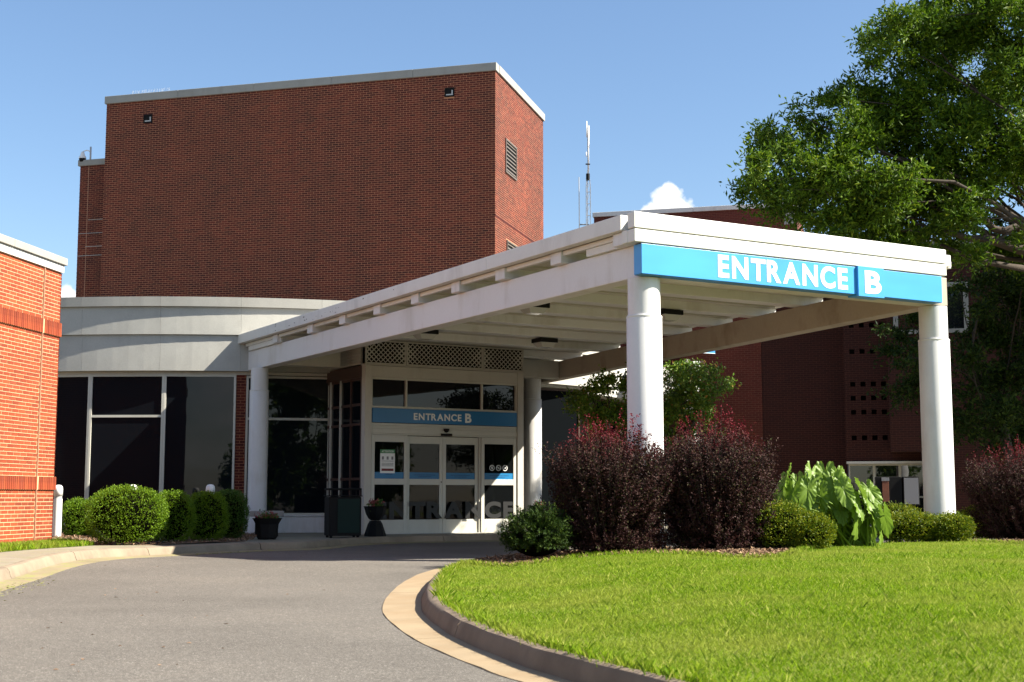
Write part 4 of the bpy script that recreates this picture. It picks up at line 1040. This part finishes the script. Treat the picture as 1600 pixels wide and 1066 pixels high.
# fringe where the lawn meets kerb and mulch
fr = []
for p, p2 in zip(lawn_poly, lawn_poly[1:]):
    L_ = (p2 - p).length; dd = (p2 - p).normalized() if L_ > 0 else Vector((1, 0))
    if p.y < 4 or abs(p.x) > .5 * p.y: continue
    for _ in range(int(L_ * 420)):
        s = random.random() * L_; k = random.gauss(0, .03); fr.append((p.x + dd.x * s - dd.y * k, p.y + dd.y * s + dd.x * k))
fr = np.array(fr); grass('grass', fr, ihole_np(fr) + .0, .03, .085, np.full(len(fr), .005), grassm, None, 'taller ragged grass fringe along the lawn edge')
q = sample_poly([Vector(p) for p in gsL], 26000, lambda q: np.where(q[:, 1] > 12, 1, .1)); grass('grass', q, np.full(len(q), .134), .05, .12, np.full(len(q), .011), grassm, None, 'small strip of grass at the foot of the orange brick building')
# bark chips on the beds
def chips(poly, n, zf):
    q = sample_poly(poly, n); z = zf(q); P = np.column_stack([q, z + .012]); D = unit(np.column_stack([rng.normal(size=(len(q), 2)), rng.normal(size=len(q)) * .25]))
    o = leaves(P, D, rng.uniform(.03, .08, len(q)), .022, chipm, 'bark_chips', None, bend=.0); o['kind'] = 'stuff'; o['label'] = 'brown bark mulch chips scattered over the planting bed'; o['category'] = 'mulch'; return o
nearbed = [p for p in bed_poly if True]
q0 = sample_poly(bed_poly, 30000, lambda q: np.where((q[:, 1] < 24) & (q[:, 0] < 11), 1, .0)); z0 = ihole_np(q0)
P = np.column_stack([q0, z0 + .014]); D = unit(np.column_stack([rng.normal(size=(len(q0), 2)), rng.normal(size=len(q0)) * .3]))
o = leaves(P, D, rng.uniform(.03, .07, len(q0)), .022, chipm, 'bark_chips', None, bend=0); o['kind'] = 'stuff'; o['label'] = 'brown bark chips covering the island planting bed'; o['category'] = 'mulch'
q1 = sample_poly(bedL, 8000); P = np.column_stack([q1, np.full(len(q1), .16)]); D = unit(np.column_stack([rng.normal(size=(len(q1), 2)), rng.normal(size=len(q1)) * .3]))
o = leaves(P, D, rng.uniform(.03, .07, len(q1)), .022, chipm, 'bark_chips', None, bend=0); o['kind'] = 'stuff'; o['label'] = 'brown bark chips round the boxwoods by the curved wing'; o['category'] = 'mulch'
# clippings swept along the left gutter
cl = []
for i, p in enumerate(lkp):
    if p.y > 24.5: break
    for _ in range(26): k = abs(random.gauss(.05, .16)) - .12; s = p + nL[i] * k + Vector((random.gauss(0, .12), random.gauss(0, .12))); cl.append((s.x, s.y, .014))
cl = np.array(cl); D = unit(np.column_stack([rng.normal(size=(len(cl), 2)), np.abs(rng.normal(size=len(cl))) * .1]))
clipm = leafmat('dry_clippings', [(0, (.17, .19, .05)), (.5, (.25, .23, .10)), (1, (.13, .15, .03))], .1, .8)
o = leaves(cl, D, rng.uniform(.02, .05, len(cl)), .008, clipm, 'grass_clippings', None, bend=0); o['kind'] = 'stuff'; o['label'] = 'yellow green grass clippings lying along the left gutter'; o['category'] = 'clippings'

# ------------------------------------------------------------------ shrubs
def ball(r, seed, name, m, parent, loc):
    mb = MB(); prof = []; n = 20
    bm = bmesh.new(); bmesh.ops.create_icosphere(bm, subdivisions=3, radius=1)
    from mathutils import noise as nz
    for v in bm.verts:
        k = 1 + .10 * nz.noise(v.co * 2.2 + Vector((seed, 0, 0))); v.co = Vector((v.co.x * r[0], v.co.y * r[1], v.co.z * r[2])) * k
    me = bpy.data.meshes.new(name); bm.to_mesh(me); bm.free(); me.materials.append(m); o = link(name, me, m, parent); o.location = loc; return o
def clipped_shrub(px0, px1, top, dep, label, m, group, n=9000, leaf=.034, rough=1.0, basez=.13, squash=1.0, name='boxwood_shrub', cat='shrub', lumps=7, flat=.0):
    x0 = at_y(px0, 800, dep).x; x1 = at_y(px1, 800, dep).x; zt = at_y(800, top, dep).z; cx = (x0 + x1) / 2; rx = (x1 - x0) / 2; H = zt - basez
    t = thing(name, label, cat, (cx, dep, basez), 0, group)
    rz = H * .52; cz = H * .5; ry = rx * squash
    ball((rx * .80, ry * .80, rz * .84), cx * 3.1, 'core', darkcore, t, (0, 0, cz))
    from mathutils import noise as nz
    d = unit(rng.normal(size=(n // 3, 3))); d = d[d[:, 2] > -.9]
    lump = np.array([1 + .09 * nz.noise(Vector(v) * 2.3 + Vector((cx * 5, 3, 1))) + .05 * nz.noise(Vector(v) * 7 + Vector((cx * 5, 3, 1))) for v in d])[:, None]
    # squarish profile of a clipped bush
    e = np.abs(d) ** 1.0; sup = 1 / np.power(np.abs(d[:, 0:1]) ** 2.6 + np.abs(d[:, 1:2]) ** 2.6 + np.abs(d[:, 2:3]) ** 2.6, 1 / 2.6) * .93
    T = d * lump * sup * np.array([rx, ry, rz]) * rng.uniform(.90, 1.03, (len(d), 1)) + np.array([0, 0, cz])
    P = np.repeat(T, 3, 0) + rng.normal(size=(len(T) * 3, 3)) * leaf * .55 * rough
    D = unit(np.repeat(d, 3, 0) * .8 + rng.normal(size=P.shape) * .6 + np.array([0, 0, .35])); P[:, 2] = np.maximum(P[:, 2], .01)
    leaves(P, D, rng.uniform(.7, 1.25, len(P)) * leaf, leaf * .62, m, 'foliage', t); 
    st = MB()
    for k in range(4): a = k * 1.6; st.tube([(cos(a) * .04, sin(a) * .04, 0), (cos(a) * .12, sin(a) * .12, H * .4)], .012, 5)
    st.build('stem', bark, t)
    return t
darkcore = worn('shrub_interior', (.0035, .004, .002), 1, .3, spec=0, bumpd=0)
Gb = 'clipped boxwoods along the curved wing'
clipped_shrub(135, 262, 760, 24.7, 'largest round bright green boxwood, leftmost of the row beside the pavement', boxleaf, Gb, 15000, .030)
clipped_shrub(232, 305, 768, 25.6, 'small rounded boxwood between the largest one and the third', boxleaf, Gb, 9000, .030)
clipped_shrub(289, 356, 769, 26.3, 'rounded boxwood right of centre in the row by the dark glass', boxleaf, Gb, 9000, .030)
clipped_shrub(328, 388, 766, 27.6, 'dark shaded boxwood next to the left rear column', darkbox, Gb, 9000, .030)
clipped_shrub(96, 150, 781, 29.5, 'low hedge between the bollard and the largest boxwood', boxleaf, None, 6000, .035, name='low_hedge', cat='hedge')
# day lilies and bedding flowers
def strap_plant(x, y, z, n, L, m, label, name='day_lily'):
    t = thing(name, label, 'plant', (x, y, z)); Vv = []; Ff = []
    for k in range(n):
        a = random.random() * 2 * PI; l = L * random.uniform(.7, 1.1); s = Vector((-sin(a), cos(a), 0)) * .011; o = Vector((cos(a), sin(a), 0)); b = len(Vv)
        for i, tt in enumerate((0, .35, .7, 1)):
            p = o * (.03 + l * .65 * tt * tt) + Vector((0, 0, l * (tt * 1.25 - .62 * tt * tt))); ww = (1, 1, .75, .1)[i]; Vv += [tuple(p - s * ww), tuple(p + s * ww)]
        for i in range(3): Ff.append((b + 2 * i, b + 2 * i + 1, b + 2 * i + 3, b + 2 * i + 2))
    mb = MB(); mb.add(Vv, Ff); mb.build('leaves', m, t); return t
P = at_z(118, 838, .13); strap_plant(P.x, P.y, .13, 130, .75, liliesm, 'arching strap leaved lily clump in front of the low hedge')
for i, (px, py, lab) in enumerate(((109, 833, 'small plant with magenta flowers beside the white bollard'), (128, 833, 'small plant with magenta flowers at the foot of the largest boxwood'), (139, 836, 'magenta flowering plant half under the largest boxwood'))):
    P = at_z(px, py, .13); t = thing('bedding_flower', lab, 'flower', (P.x, P.y, .13), 0, 'magenta bedding flowers')
    A, D, _ = clump_points((0, 0, .06), (.14, .12, .06), 30, 4, .02); leaves(A, D, .05, .025, darkbox, 'leaves', t)
    A, D, _ = clump_points((0, 0, .14), (.13, .11, .03), 16, 6, .015); leaves(A, D, .035, .035, flowerp, 'petals', t)
# island shrubs
Gh = 'low golden green hedge shrubs at the front of the island bed'
clipped_shrub(1168, 1262, 788, 18.0, 'low yellow green shrub under the right side of the second barberry', hedgeleaf, Gh, 8000, .032, 1.6, .29, name='hedge_shrub')
clipped_shrub(1222, 1301, 803, 17.9, 'small golden shrub just left of the elephant ear leaves', hedgeleaf, Gh, 8000, .030, 1.4, .29, name='hedge_shrub')
clipped_shrub(1370, 1470, 803, 21.2, 'broad low golden shrub right of the elephant ears', hedgeleaf, Gh, 9000, .032, 1.4, .29, .8, name='hedge_shrub')
clipped_shrub(1456, 1516, 806, 21.0, 'small golden shrub in front of the right front column', hedgeleaf, Gh, 7000, .032, 1.4, .29, name='hedge_shrub')
clipped_shrub(1500, 1548, 797, 22.6, 'dark yellow green shrub between the right column and the last barberry', hedgeleaf, Gh, 5000, .034, 2.0, .29, name='hedge_shrub')
clipped_shrub(1368, 1440, 792, 24.5, 'pale leafy shrub behind the low hedge under the dark cabinet', hedgeleaf, Gh, 4500, .036, 2.0, .29, name='hedge_shrub')
# yew-like low bush at the island tip
def spiky(px0, px1, top, dep, label, m, basez, n=260, L=.28, name='yew_shrub'):
    x0 = at_y(px0, 800, dep).x; x1 = at_y(px1, 800, dep).x; zt = at_y(800, top, dep).z; cx = (x0 + x1) / 2; rx = (x1 - x0) / 2; H = zt - basez
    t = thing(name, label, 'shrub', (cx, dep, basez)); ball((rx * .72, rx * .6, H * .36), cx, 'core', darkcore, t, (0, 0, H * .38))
    PP = []; DD = []; tw_ = MB()
    for k in range(n):
        a = random.random() * 2 * PI; e = random.uniform(-.32, 1.0) * PI / 2; d = Vector((cos(a) * cos(e), sin(a) * cos(e), sin(e))); r0 = .5
        b = Vector((d.x * rx * r0, d.y * rx * r0, H * .40 + d.z * H * .35)); tip = Vector((d.x * rx, d.y * rx, H * .42 + d.z * H * .56)) * random.uniform(.74, 1.12); tip.z += random.uniform(0, .06)
        dd = (tip - b).normalized()
        for j in range(34):
            s = random.random(); p = b.lerp(tip, s); v = Vector((random.gauss(0, 1), random.gauss(0, 1), random.gauss(0, 1))); v = (v - dd * v.dot(dd)).normalized(); PP.append(p); DD.append((dd * .7 + v).normalized())
        if k % 4 == 0: tw_.tube([b * .3, b, tip], [.008, .006, .002], 4)
    leaves(np.array(PP), np.array(DD), .045, .014, m, 'foliage', t); tw_.build('stem', bark, t); return t
spiky(783, 895, 797, 17.1, 'low dark feathery shrub at the tip of the island in the canopy shade', junileaf, .22, 520)
spiky(850, 906, 785, 18.6, 'pale green leafy sprig shrub behind the dark feathery one', myrtleleaf, .24, 160)
# barberries
def barberry(px0, px1, top, dep, basez, label, seed):
    rs = np.random.RandomState(seed); x0 = at_y(px0, 750, dep).x; x1 = at_y(px1, 750, dep).x; zt = at_y(800, top, dep).z; cx = (x0 + x1) / 2; rx = (x1 - x0) / 2; H = zt - basez
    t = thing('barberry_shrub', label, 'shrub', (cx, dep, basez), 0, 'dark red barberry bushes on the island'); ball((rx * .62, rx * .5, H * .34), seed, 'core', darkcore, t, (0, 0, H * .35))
    PP = []; DD = []; TT = []; st = MB()
    for k in range(1050):
        a = rs.rand() * 2 * PI; rr = math.sqrt(rs.rand()); rad = rr * rx * rs.uniform(.85, 1.03); lowr = rs.rand() < .46
        tipz = H * (1.0 - .36 * rr ** 2.6) * (1 + .07 * sin(a * 3 + seed) + .05 * sin(a * 7 + seed * 2)) * (rs.uniform(.74, .96) + (rs.rand() < .16) * rs.uniform(.02, .09)) if not lowr else H * rs.uniform(.03, .80)
        if lowr: rad = rx * (rs.uniform(.80, 1.0) + (rs.rand() < .15) * .12) * (.84 + .16 * min(1, tipz / H * 1.7))
        tip = Vector((cos(a) * rad, sin(a) * rad * .85, tipz)); b = Vector((cos(a) * .15 * rs.rand(), sin(a) * .15 * rs.rand(), .02)); c = Vector((cos(a) * rad * .72, sin(a) * rad * .62, tipz * .45))
        pts = [b.lerp(c, s).lerp(c.lerp(tip, s), s) for s in np.linspace(0, 1, 7)]
        if k % 3 == 0: st.tube(pts, [.009, .008, .007, .006, .005, .004, .002], 4)
        n = 62
        for j in range(n):
            s = .28 + .72 * (j + rs.rand()) / n; p = b.lerp(c, s).lerp(c.lerp(tip, s), s); d = (c - b).lerp(tip - c, s).normalized()
            v = Vector(rs.normal(size=3)); v = (v - d * v.dot(d)).normalized(); o = .020 * (1.5 - s)
            PP.append(p + v * o); DD.append((d * .55 + v).normalized()); TT.append(s if not lowr else s * .80)
        # short side sprigs
        for j in range(3):
            s = rs.uniform(.5, .95); p = b.lerp(c, s).lerp(c.lerp(tip, s), s); sd_ = (Vector(rs.normal(size=3)) * .6 + Vector((cos(a), sin(a), .8))).normalized(); Ls = rs.uniform(.06, .16)
            for i in range(9): PP.append(p + sd_ * Ls * i / 8); v = Vector(rs.normal(size=3)); DD.append((sd_ * .5 + v.normalized()).normalized()); TT.append(min(1, s * (1.0 + .05 * i / 8)) if not lowr else s * .8)
    z = np.array([p.z for p in PP]) / H; TT = np.clip(np.array(TT) * (.55 + .5 * z), 0, 1)
    leaves(np.array(PP), np.array(DD), rs.uniform(.022, .037, len(PP)), .020, barbleaf, 'foliage', t, attr=TT); st.build('stem', bark, t); return t
barberry(850, 1058, 648, 17.6, .26, 'large dark red barberry bush in front of the left front column', 3)
barberry(1016, 1214, 638, 17.9, .28, 'large dark red barberry bush just right of the left front column', 4)
barberry(1504, 1690, 686, 22.3, .28, 'dark red barberry bush right of the right front column', 5)
# elephant ears
def ear_mesh(seed):
    """heart shaped leaf: midrib, curved side veins pressed in, ruffled rim; stalk joins at the notch, tip towards +x"""
    n, r_ = 72, 9; V = [(0, 0, 0)]; F_ = []; rs = np.random.RandomState(seed); ph = rs.uniform(0, 6, 4); fold = rs.uniform(.10, .34)
    for j in range(1, r_ + 1):
        for i in range(n):
            th = 2 * PI * i / n - PI + PI / n; q = abs(th) / PI; t = j / r_
            rad = .48 + .52 * (1 - q) ** 1.7 + .20 * math.exp(-((q - .80) / .13) ** 2) - .34 * math.exp(-((q - 1) / .06) ** 2)
            rad *= 1 + .035 * sin(th * 13 + ph[0]) + .02 * sin(th * 29 + ph[1])
            x = cos(th) * rad * t * 1.2; y = sin(th) * rad * t * .74
            vein = abs(sin((cos(th) * rad * t - .85 * abs(sin(th) * rad * t)) * 13.0)) ** .7
            z = .034 * min(1, t * 1.6) * vein - .17 * x * abs(x) * (1 if x > 0 else .3) + fold * abs(y) - .28 * y * y + .05 * t * t * sin(th * 6 + ph[2]) + .045 * t ** 5 * sin(th * 17 + ph[3])
            z -= .03 * math.exp(-(y / .03) ** 2) * (1 if x > 0 else 0)
            V.append((x, y, z))
    for i in range(n): F_.append((0, 1 + i, 1 + (i + 1) % n))
    for j in range(r_ - 1):
        for i in range(n): a = 1 + j * n; F_.append((a + i, a + n + i, a + n + (i + 1) % n, a + (i + 1) % n))
    mb = MB(); mb.add(V, F_); return mb.mesh('leaf', earleaf, True)
emes = [ear_mesh(k) for k in range(6)]
ee0 = at_z(1318, 848, .29); ex, ey = ee0.x - .25, 18.9
ee = thing('elephant_ear_plant', 'bright green elephant ear plant with huge ruffled leaves between the low shrubs', 'plant', (ex, ey, .28))
earpicks = [(1268, 742, .36, 100, 20), (1238, 770, .40, 150, 40), (1226, 752, .3, 160, 30), (1215, 792, .3, 190, 50), (1250, 790, .42, 210, 60), (1290, 745, .42, -60, 55), (1303, 762, .46, -50, 62), (1318, 765, .34, 60, 25), (1330, 772, .40, -30, 48),
            (1345, 768, .36, 40, 20), (1358, 780, .34, 10, 15), (1335, 795, .46, -80, 68), (1325, 812, .42, -95, 66), (1312, 820, .40, -110, 72), (1280, 775, .40, 200, 60), (1370, 795, .34, -25, 66), (1362, 815, .34, -60, 70), (1276, 760, .34, 120, 15),
            (1300, 790, .36, -120, 60), (1262, 765, .34, 230, 55), (1348, 812, .3, -50, 72), (1288, 805, .34, 240, 65), (1232, 740, .26, 120, 20), (1310, 742, .3, 70, 20), (1255, 752, .3, -150, 40), (1382, 806, .34, 0, 60), (1374, 826, .32, 0, 70), (1226, 756, .34, 0, 30), (1240, 772, .36, 0, 55), (1222, 782, .34, 0, 50), (1368, 790, .3, 0, 20), (1352, 830, .34, 0, 75), (1336, 838, .3, 0, 70)]
for k in range(14):
    px = 1222 + k * 11; earpicks.append((px + random.uniform(-6, 6), random.uniform(757, 815), random.uniform(.26, .38), 0, random.uniform(15, 70)))
pet = MB()
for i, (px, py, s, azd, pitch) in enumerate(earpicks):
    dep = 18.9 + random.uniform(-.35, .35); P = at_y(px, py, dep); o = link('leaf', emes[i % 6], earleaf, ee)
    o.location = (P.x - ex, P.y - ey, P.z - .28); s *= .74; o.scale = (s, s, s)
    # pitch the tip down, turn the blade outward from the clump and partly towards the drive
    face = Matrix.Rotation(R(random.uniform(-25, 25)), 4, 'Z') @ Matrix.Rotation(R(-90 - 0), 4, 'Z')   # tip points at the drive (-y)
    side = (px - 1298) / 62
    M = Matrix.Rotation(R(side * 45 + random.uniform(-15, 15)), 4, 'Z') @ Matrix.Rotation(R(-90), 4, 'Z') @ Matrix.Rotation(R(38 + pitch * .62), 4, 'Y') @ Matrix.Rotation(R(random.uniform(-50, 50)), 4, 'X')
    o.rotation_euler = M.to_euler()
    b = Vector((random.uniform(-.28, .28), random.uniform(-.2, .2), 0)); e = Vector(o.location); m_ = b.lerp(e, .55) + Vector((0, .05, .15))
    MB().tube([b, m_, e], [.018, .013, .008], 6).build('stalk', earleaf, ee, smooth=True)
# edging ring at the bed edge
P = at_z(1350, 846, .30); eg = thing('bed_edging', 'short curved stone edging strip where the lawn meets the elephant ears', 'edging', (P.x, P.y + .1, .29))
MB().tube([(-.25, .02, .0), (-.1, -.04, .03), (.1, -.05, .03), (.27, .02, .0)], .022, 6).build('strip', stonec, eg)

# ------------------------------------------------------------------ trees
def limb(mb, a, b, r0, r1, sag=.15, n=7, tw_=6):
    a = Vector(a); b = Vector(b); L = (b - a).length; k = Vector((random.gauss(0, 1), random.gauss(0, 1), random.gauss(0, .6))) * L * .10; pts = []; rr = []
    for i in range(n + 1):
        t = i / n; p = a.lerp(b, t) + k * sin(PI * t) + Vector((0, 0, L * sag * sin(PI * t))) + Vector((random.gauss(0, .02), random.gauss(0, .02), random.gauss(0, .02))) * L * .25
        pts.append(p); rr.append(r0 + (r1 - r0) * t)
    pts[0] = a; pts[-1] = b; mb.tube(pts, rr, tw_); return pts
def tree(name, label, base, trunk_top, r0, blobs, m, leaf, ntw, per, spread, group=None, wid=.4, up=.25, shell=.35, fat=1.0, lim=1):
    blobs = [(c, r * (fat if r > .34 or fat < 1.2 else 1.0)) for c, r in blobs]
    t = thing(name, label, 'tree', base, 0, group); B = Vector(base); tt = Vector(trunk_top) - B
    tr = MB(); limb(tr, (0, 0, -.2), tt, r0, r0 * .6, 0, 8, 12); tr.build('trunk', bark, t, smooth=True)
    PP = []; DD = []; br_ = MB(); lc = -1; pts = None
    for (c, r) in blobs:
        c = Vector(c) - B; s = (c - tt); st = tt + Vector((0, 0, random.uniform(-.6, .2)))
        lc += 1
        if lc % lim and pts: pass
        else: pts = limb(br_, st, c, min(r0 * .17, .012 + .007 * s.length), .010, .05, 8, 7)
        T_ = []
        for j in range(4):
            cc = c + Vector((random.gauss(0, .5), random.gauss(0, .5), random.gauss(0, .38))) * r; rr_ = r * random.uniform(.45, .85)
            P_, D_, T2 = clump_points(cc, (rr_, rr_, rr_ * .7), int(ntw * .42 * (rr_ / .45) ** 2 * (.36 if r < .6 else .36)) + 2, per, spread, .15, up)
            PP.append(P_); DD.append(D_); T_ += list(T2)
        for q_ in T_[::16]: limb(br_, c if lim > 1 else pts[random.randint(6, 8)], q_, .010, .003, .03, 3, 4)
    br_.build('limbs', bark, t, smooth=True)
    P_ = np.concatenate(PP); D_ = np.concatenate(DD)
    leaves(P_, D_, rng.uniform(.55, 1.4, len(P_)) * leaf, leaf * wid, m, 'crown', t); return t
def bl(picks, dep, jit):
    o = []
    for (px, py, r) in picks: d = dep + random.uniform(-jit, jit); P = at_y(px, py, d); o.append((P, r * d / 2164))
    return o
oak = [(1350, 372, 20), (1400, 385, 20), (1440, 392, 18), (1490, 385, 20), (1525, 395, 20), (1560, 395, 24), (1590, 405, 26), (1470, 335, 30), (1510, 345, 24), (1400, 350, 28), (1290, 352, 16), (1310, 368, 14), (1384, 62, 34), (1408, 42, 24), (1362, 62, 15), (1395, 90, 26), (1420, 110, 24), (1355, 64, 12), (1462, 22, 26), (1480, -10, 40), (1450, 55, 24), (1488, 50, 40), (1535, 20, 45), (1590, 10, 40), (1600, 70, 42), (1530, 85, 40), (1475, 95, 34), (1515, 140, 36), (1450, 130, 34), (1590, 118, 30),
       (1425, 165, 32), (1292, 158, 14), (1310, 155, 16), (1330, 135, 16), (1345, 150, 22), (1380, 145, 28), (1400, 185, 36), (1345, 190, 28), (1370, 215, 36), (1330, 225, 32), (1250, 180, 13), (1262, 198, 17), (1275, 215, 22), (1300, 240, 28), (1200, 205, 16), (1222, 210, 16), (1190, 225, 14), (1215, 235, 24), (1180, 240, 12),
       (1245, 250, 28), (1270, 265, 30), (1195, 268, 22), (1178, 282, 15), (1162, 300, 12), (1185, 305, 20), (1215, 300, 28), (1250, 305, 30), (1290, 300, 32), (1335, 285, 36), (1380, 270, 38), (1420, 240, 38), (1460, 200, 40), (1500, 195, 36), (1535, 215, 34), (1555, 230, 26), (1470, 255, 40), (1515, 270, 38), (1430, 300, 38), (1390, 320, 36), (1340, 330, 32), (1295, 340, 26), (1255, 335, 20), (1230, 330, 16),
       (1480, 310, 38), (1525, 325, 30), (1440, 345, 34), (1380, 360, 26), (1330, 360, 18), (1490, 350, 22), (1545, 290, 24), (1588, 205, 26), (1600, 240, 34), (1580, 262, 24), (1610, 300, 20), (1650, 120, 60), (1680, 220, 60), (1650, 30, 60), (1720, 320, 60), (1590, 165, 14), (1208, 322, 10), (1360, 105, 12), (1515, -40, 40), (1600, -50, 50),
       (1420, 378, 20), (1460, 372, 18), (1330, 300, 30), (1560, 345, 10), (1598, 375, 16)]
shade_crown = [(1700, 150, 90), (1760, 260, 95), (1820, 120, 95), (1860, 260, 95), (1800, 380, 90), (1900, 180, 95), (1940, 320, 90), (1720, 380, 80), (1870, 420, 80), (1640, 330, 50), (1660, 250, 60), (1980, 250, 80)]  # unseen crown mass beyond the frame, added to shade the small tree
trk = at_y(1690, 560, 28.5)
tree('willow_oak', 'large spreading willow oak whose bright green crown fills the upper right', (trk.x, 28.5, 0), at_y(1668, 395, 28.5), .42, bl(oak, 28.0, 1.7) + bl(shade_crown, 31.5, 1.2), oakleaf, .12, 270, 17, .105, wid=.38, up=.12, fat=1.2, lim=4)
# visible bare limbs at the lower right of the crown (parts of the oak)
ow = bpy.data.objects['willow_oak']; mbl = MB(); W0 = Vector((trk.x, 28.5, 0))
def L3(*pk): return [at_y(px, py, d) - W0 for px, py, d in pk]
mbl.tube(L3((1668, 400, 28.5), (1610, 372, 28.2), (1590, 352, 28.1), (1572, 362, 28), (1552, 358, 28), (1540, 345, 27.9), (1525, 325, 27.9)), [.16, .13, .11, .09, .08, .07, .04], 8)
mbl.tube(L3((1668, 405, 28.5), (1600, 392, 28), (1545, 374, 28), (1515, 373, 27.8), (1480, 362, 27.6), (1430, 350, 27.6)), [.16, .12, .09, .07, .05, .03], 8)
mbl.tube(L3((1543, 374, 28), (1538, 362, 28), (1528, 356, 28), (1505, 352, 28)), [.06, .05, .04, .03], 8)
mbl.tube(L3((1600, 420, 28), (1530, 408, 28), (1500, 396, 28), (1470, 382, 28)), [.07, .06, .05, .03], 8)
mbl.build('limbs', bark, ow, smooth=True)
low = [(1510, 660, 26), (1550, 670, 30), (1590, 690, 30), (1500, 450, 14), (1520, 520, 26), (1585, 400, 30), (1550, 455, 26), (1575, 595, 32), (1620, 580, 40), (1405, 520, 18), (1390, 545, 16), (1420, 560, 22), (1440, 600, 22), (1410, 610, 20), (1432, 500, 20), (1445, 545, 20), (1535, 480, 20), (1570, 455, 26), (1600, 420, 34), (1560, 520, 26), (1600, 500, 34), (1590, 560, 34), (1530, 560, 22), (1520, 620, 24), (1565, 630, 28), (1605, 640, 36), (1640, 540, 50), (1500, 560, 14), (1530, 430, 16), (1560, 400, 22), (1610, 460, 40), (1545, 590, 24), (1640, 420, 50)]
lt = at_y(1570, 800, 34.5)
tree('small_tree', 'dark shaded small tree behind the right front column against the brick wing', (lt.x, 34.5, 0), at_y(1560, 640, 34.5), .16, bl(low, 34.5, 1.2), junileaf, .13, 190, 13, .11, wid=.4, up=.0, fat=1.2)  # dark yew leaf colour puts the oak's shade into this crown
myr = [(1080, 600, 26), (1090, 650, 26), (1070, 665, 26), (1108, 620, 16), (925, 615, 24), (950, 600, 26), (985, 600, 28), (1020, 590, 30), (1050, 585, 24), (1060, 610, 28), (1090, 620, 24), (1105, 600, 16), (1120, 582, 10), (1000, 640, 30), (1040, 640, 30), (960, 640, 28), (930, 650, 24), (1080, 650, 24), (912, 635, 16), (1130, 605, 9), (1138, 600, 7), (1020, 670, 28), (975, 675, 30), (1065, 575, 10), (1100, 640, 14), (940, 690, 26), (1040, 700, 28)]
mt = at_y(1000, 800, 31.0)
tree('crape_myrtle', 'bushy green myrtle tree with glossy leaves seen under the canopy behind the barberries', (mt.x, 31.0, .12), at_y(1000, 730, 31.0), .10, bl(myr, 31.0, .9), myrtleleaf, .085, 330, 10, .07, wid=.55, up=.2, fat=1.1)
# trees across the lot behind the photographer, seen mirrored in the glass
for i, (x, y, s) in enumerate(((-34, -26, 1.1), (-20, -38, .8), (-46, -8, 1.0), (4, -44, 1.0), (-8, -34, .55), (-52, -30, 1.3), (26, -34, 1.5), (-27, -52, 1.0), (17, -33, 1.5), (9, -30, 1.4), (34, -24, 1.2), (40, -14, .9), (47, -3, .75), (54, -12, 1.0), (52, 6, .7), (60, 2, .9))):
    bb = []
    for k in range(16):
        a = random.random() * 2 * PI; e = random.random(); bb.append((Vector((x + cos(a) * 2.6 * s * (1 - e * .5), y + sin(a) * 2.6 * s * (1 - e * .5), (1.1 + 5.6 * e) * s)), 1.25 * s))
    tree('lot_tree', 'broad green tree across the lot seen only mirrored in the entrance glass', (x, y, 0), (x, y, 2.8 * s), .2 * s, bb, oakleaf, .46, 7, 13, .34, 'trees across the lot behind the viewpoint', wid=.6)

lm = MB()
for k in range(46):
    y = random.uniform(7.5, 22); x = random.uniform(-.36 * y, -1.6); r_ = random.uniform(.008, .028); a = random.random() * 6; z = bump(x, y) + .004
    lm.add([(x + r_ * cos(a), y + r_ * sin(a), z), (x + r_ * .5 * cos(a + 1.7), y + r_ * .5 * sin(a + 1.7), z + .006), (x - r_ * cos(a), y - r_ * sin(a), z), (x - r_ * .5 * cos(a + 1.5), y - r_ * .5 * sin(a + 1.5), z + .003)], [(0, 1, 2, 3)])
o = lm.build('leaf_litter', chipm); o['kind'] = 'stuff'; o['label'] = 'few tiny dry leaves and twigs scattered on the drive'; o['category'] = 'litter'
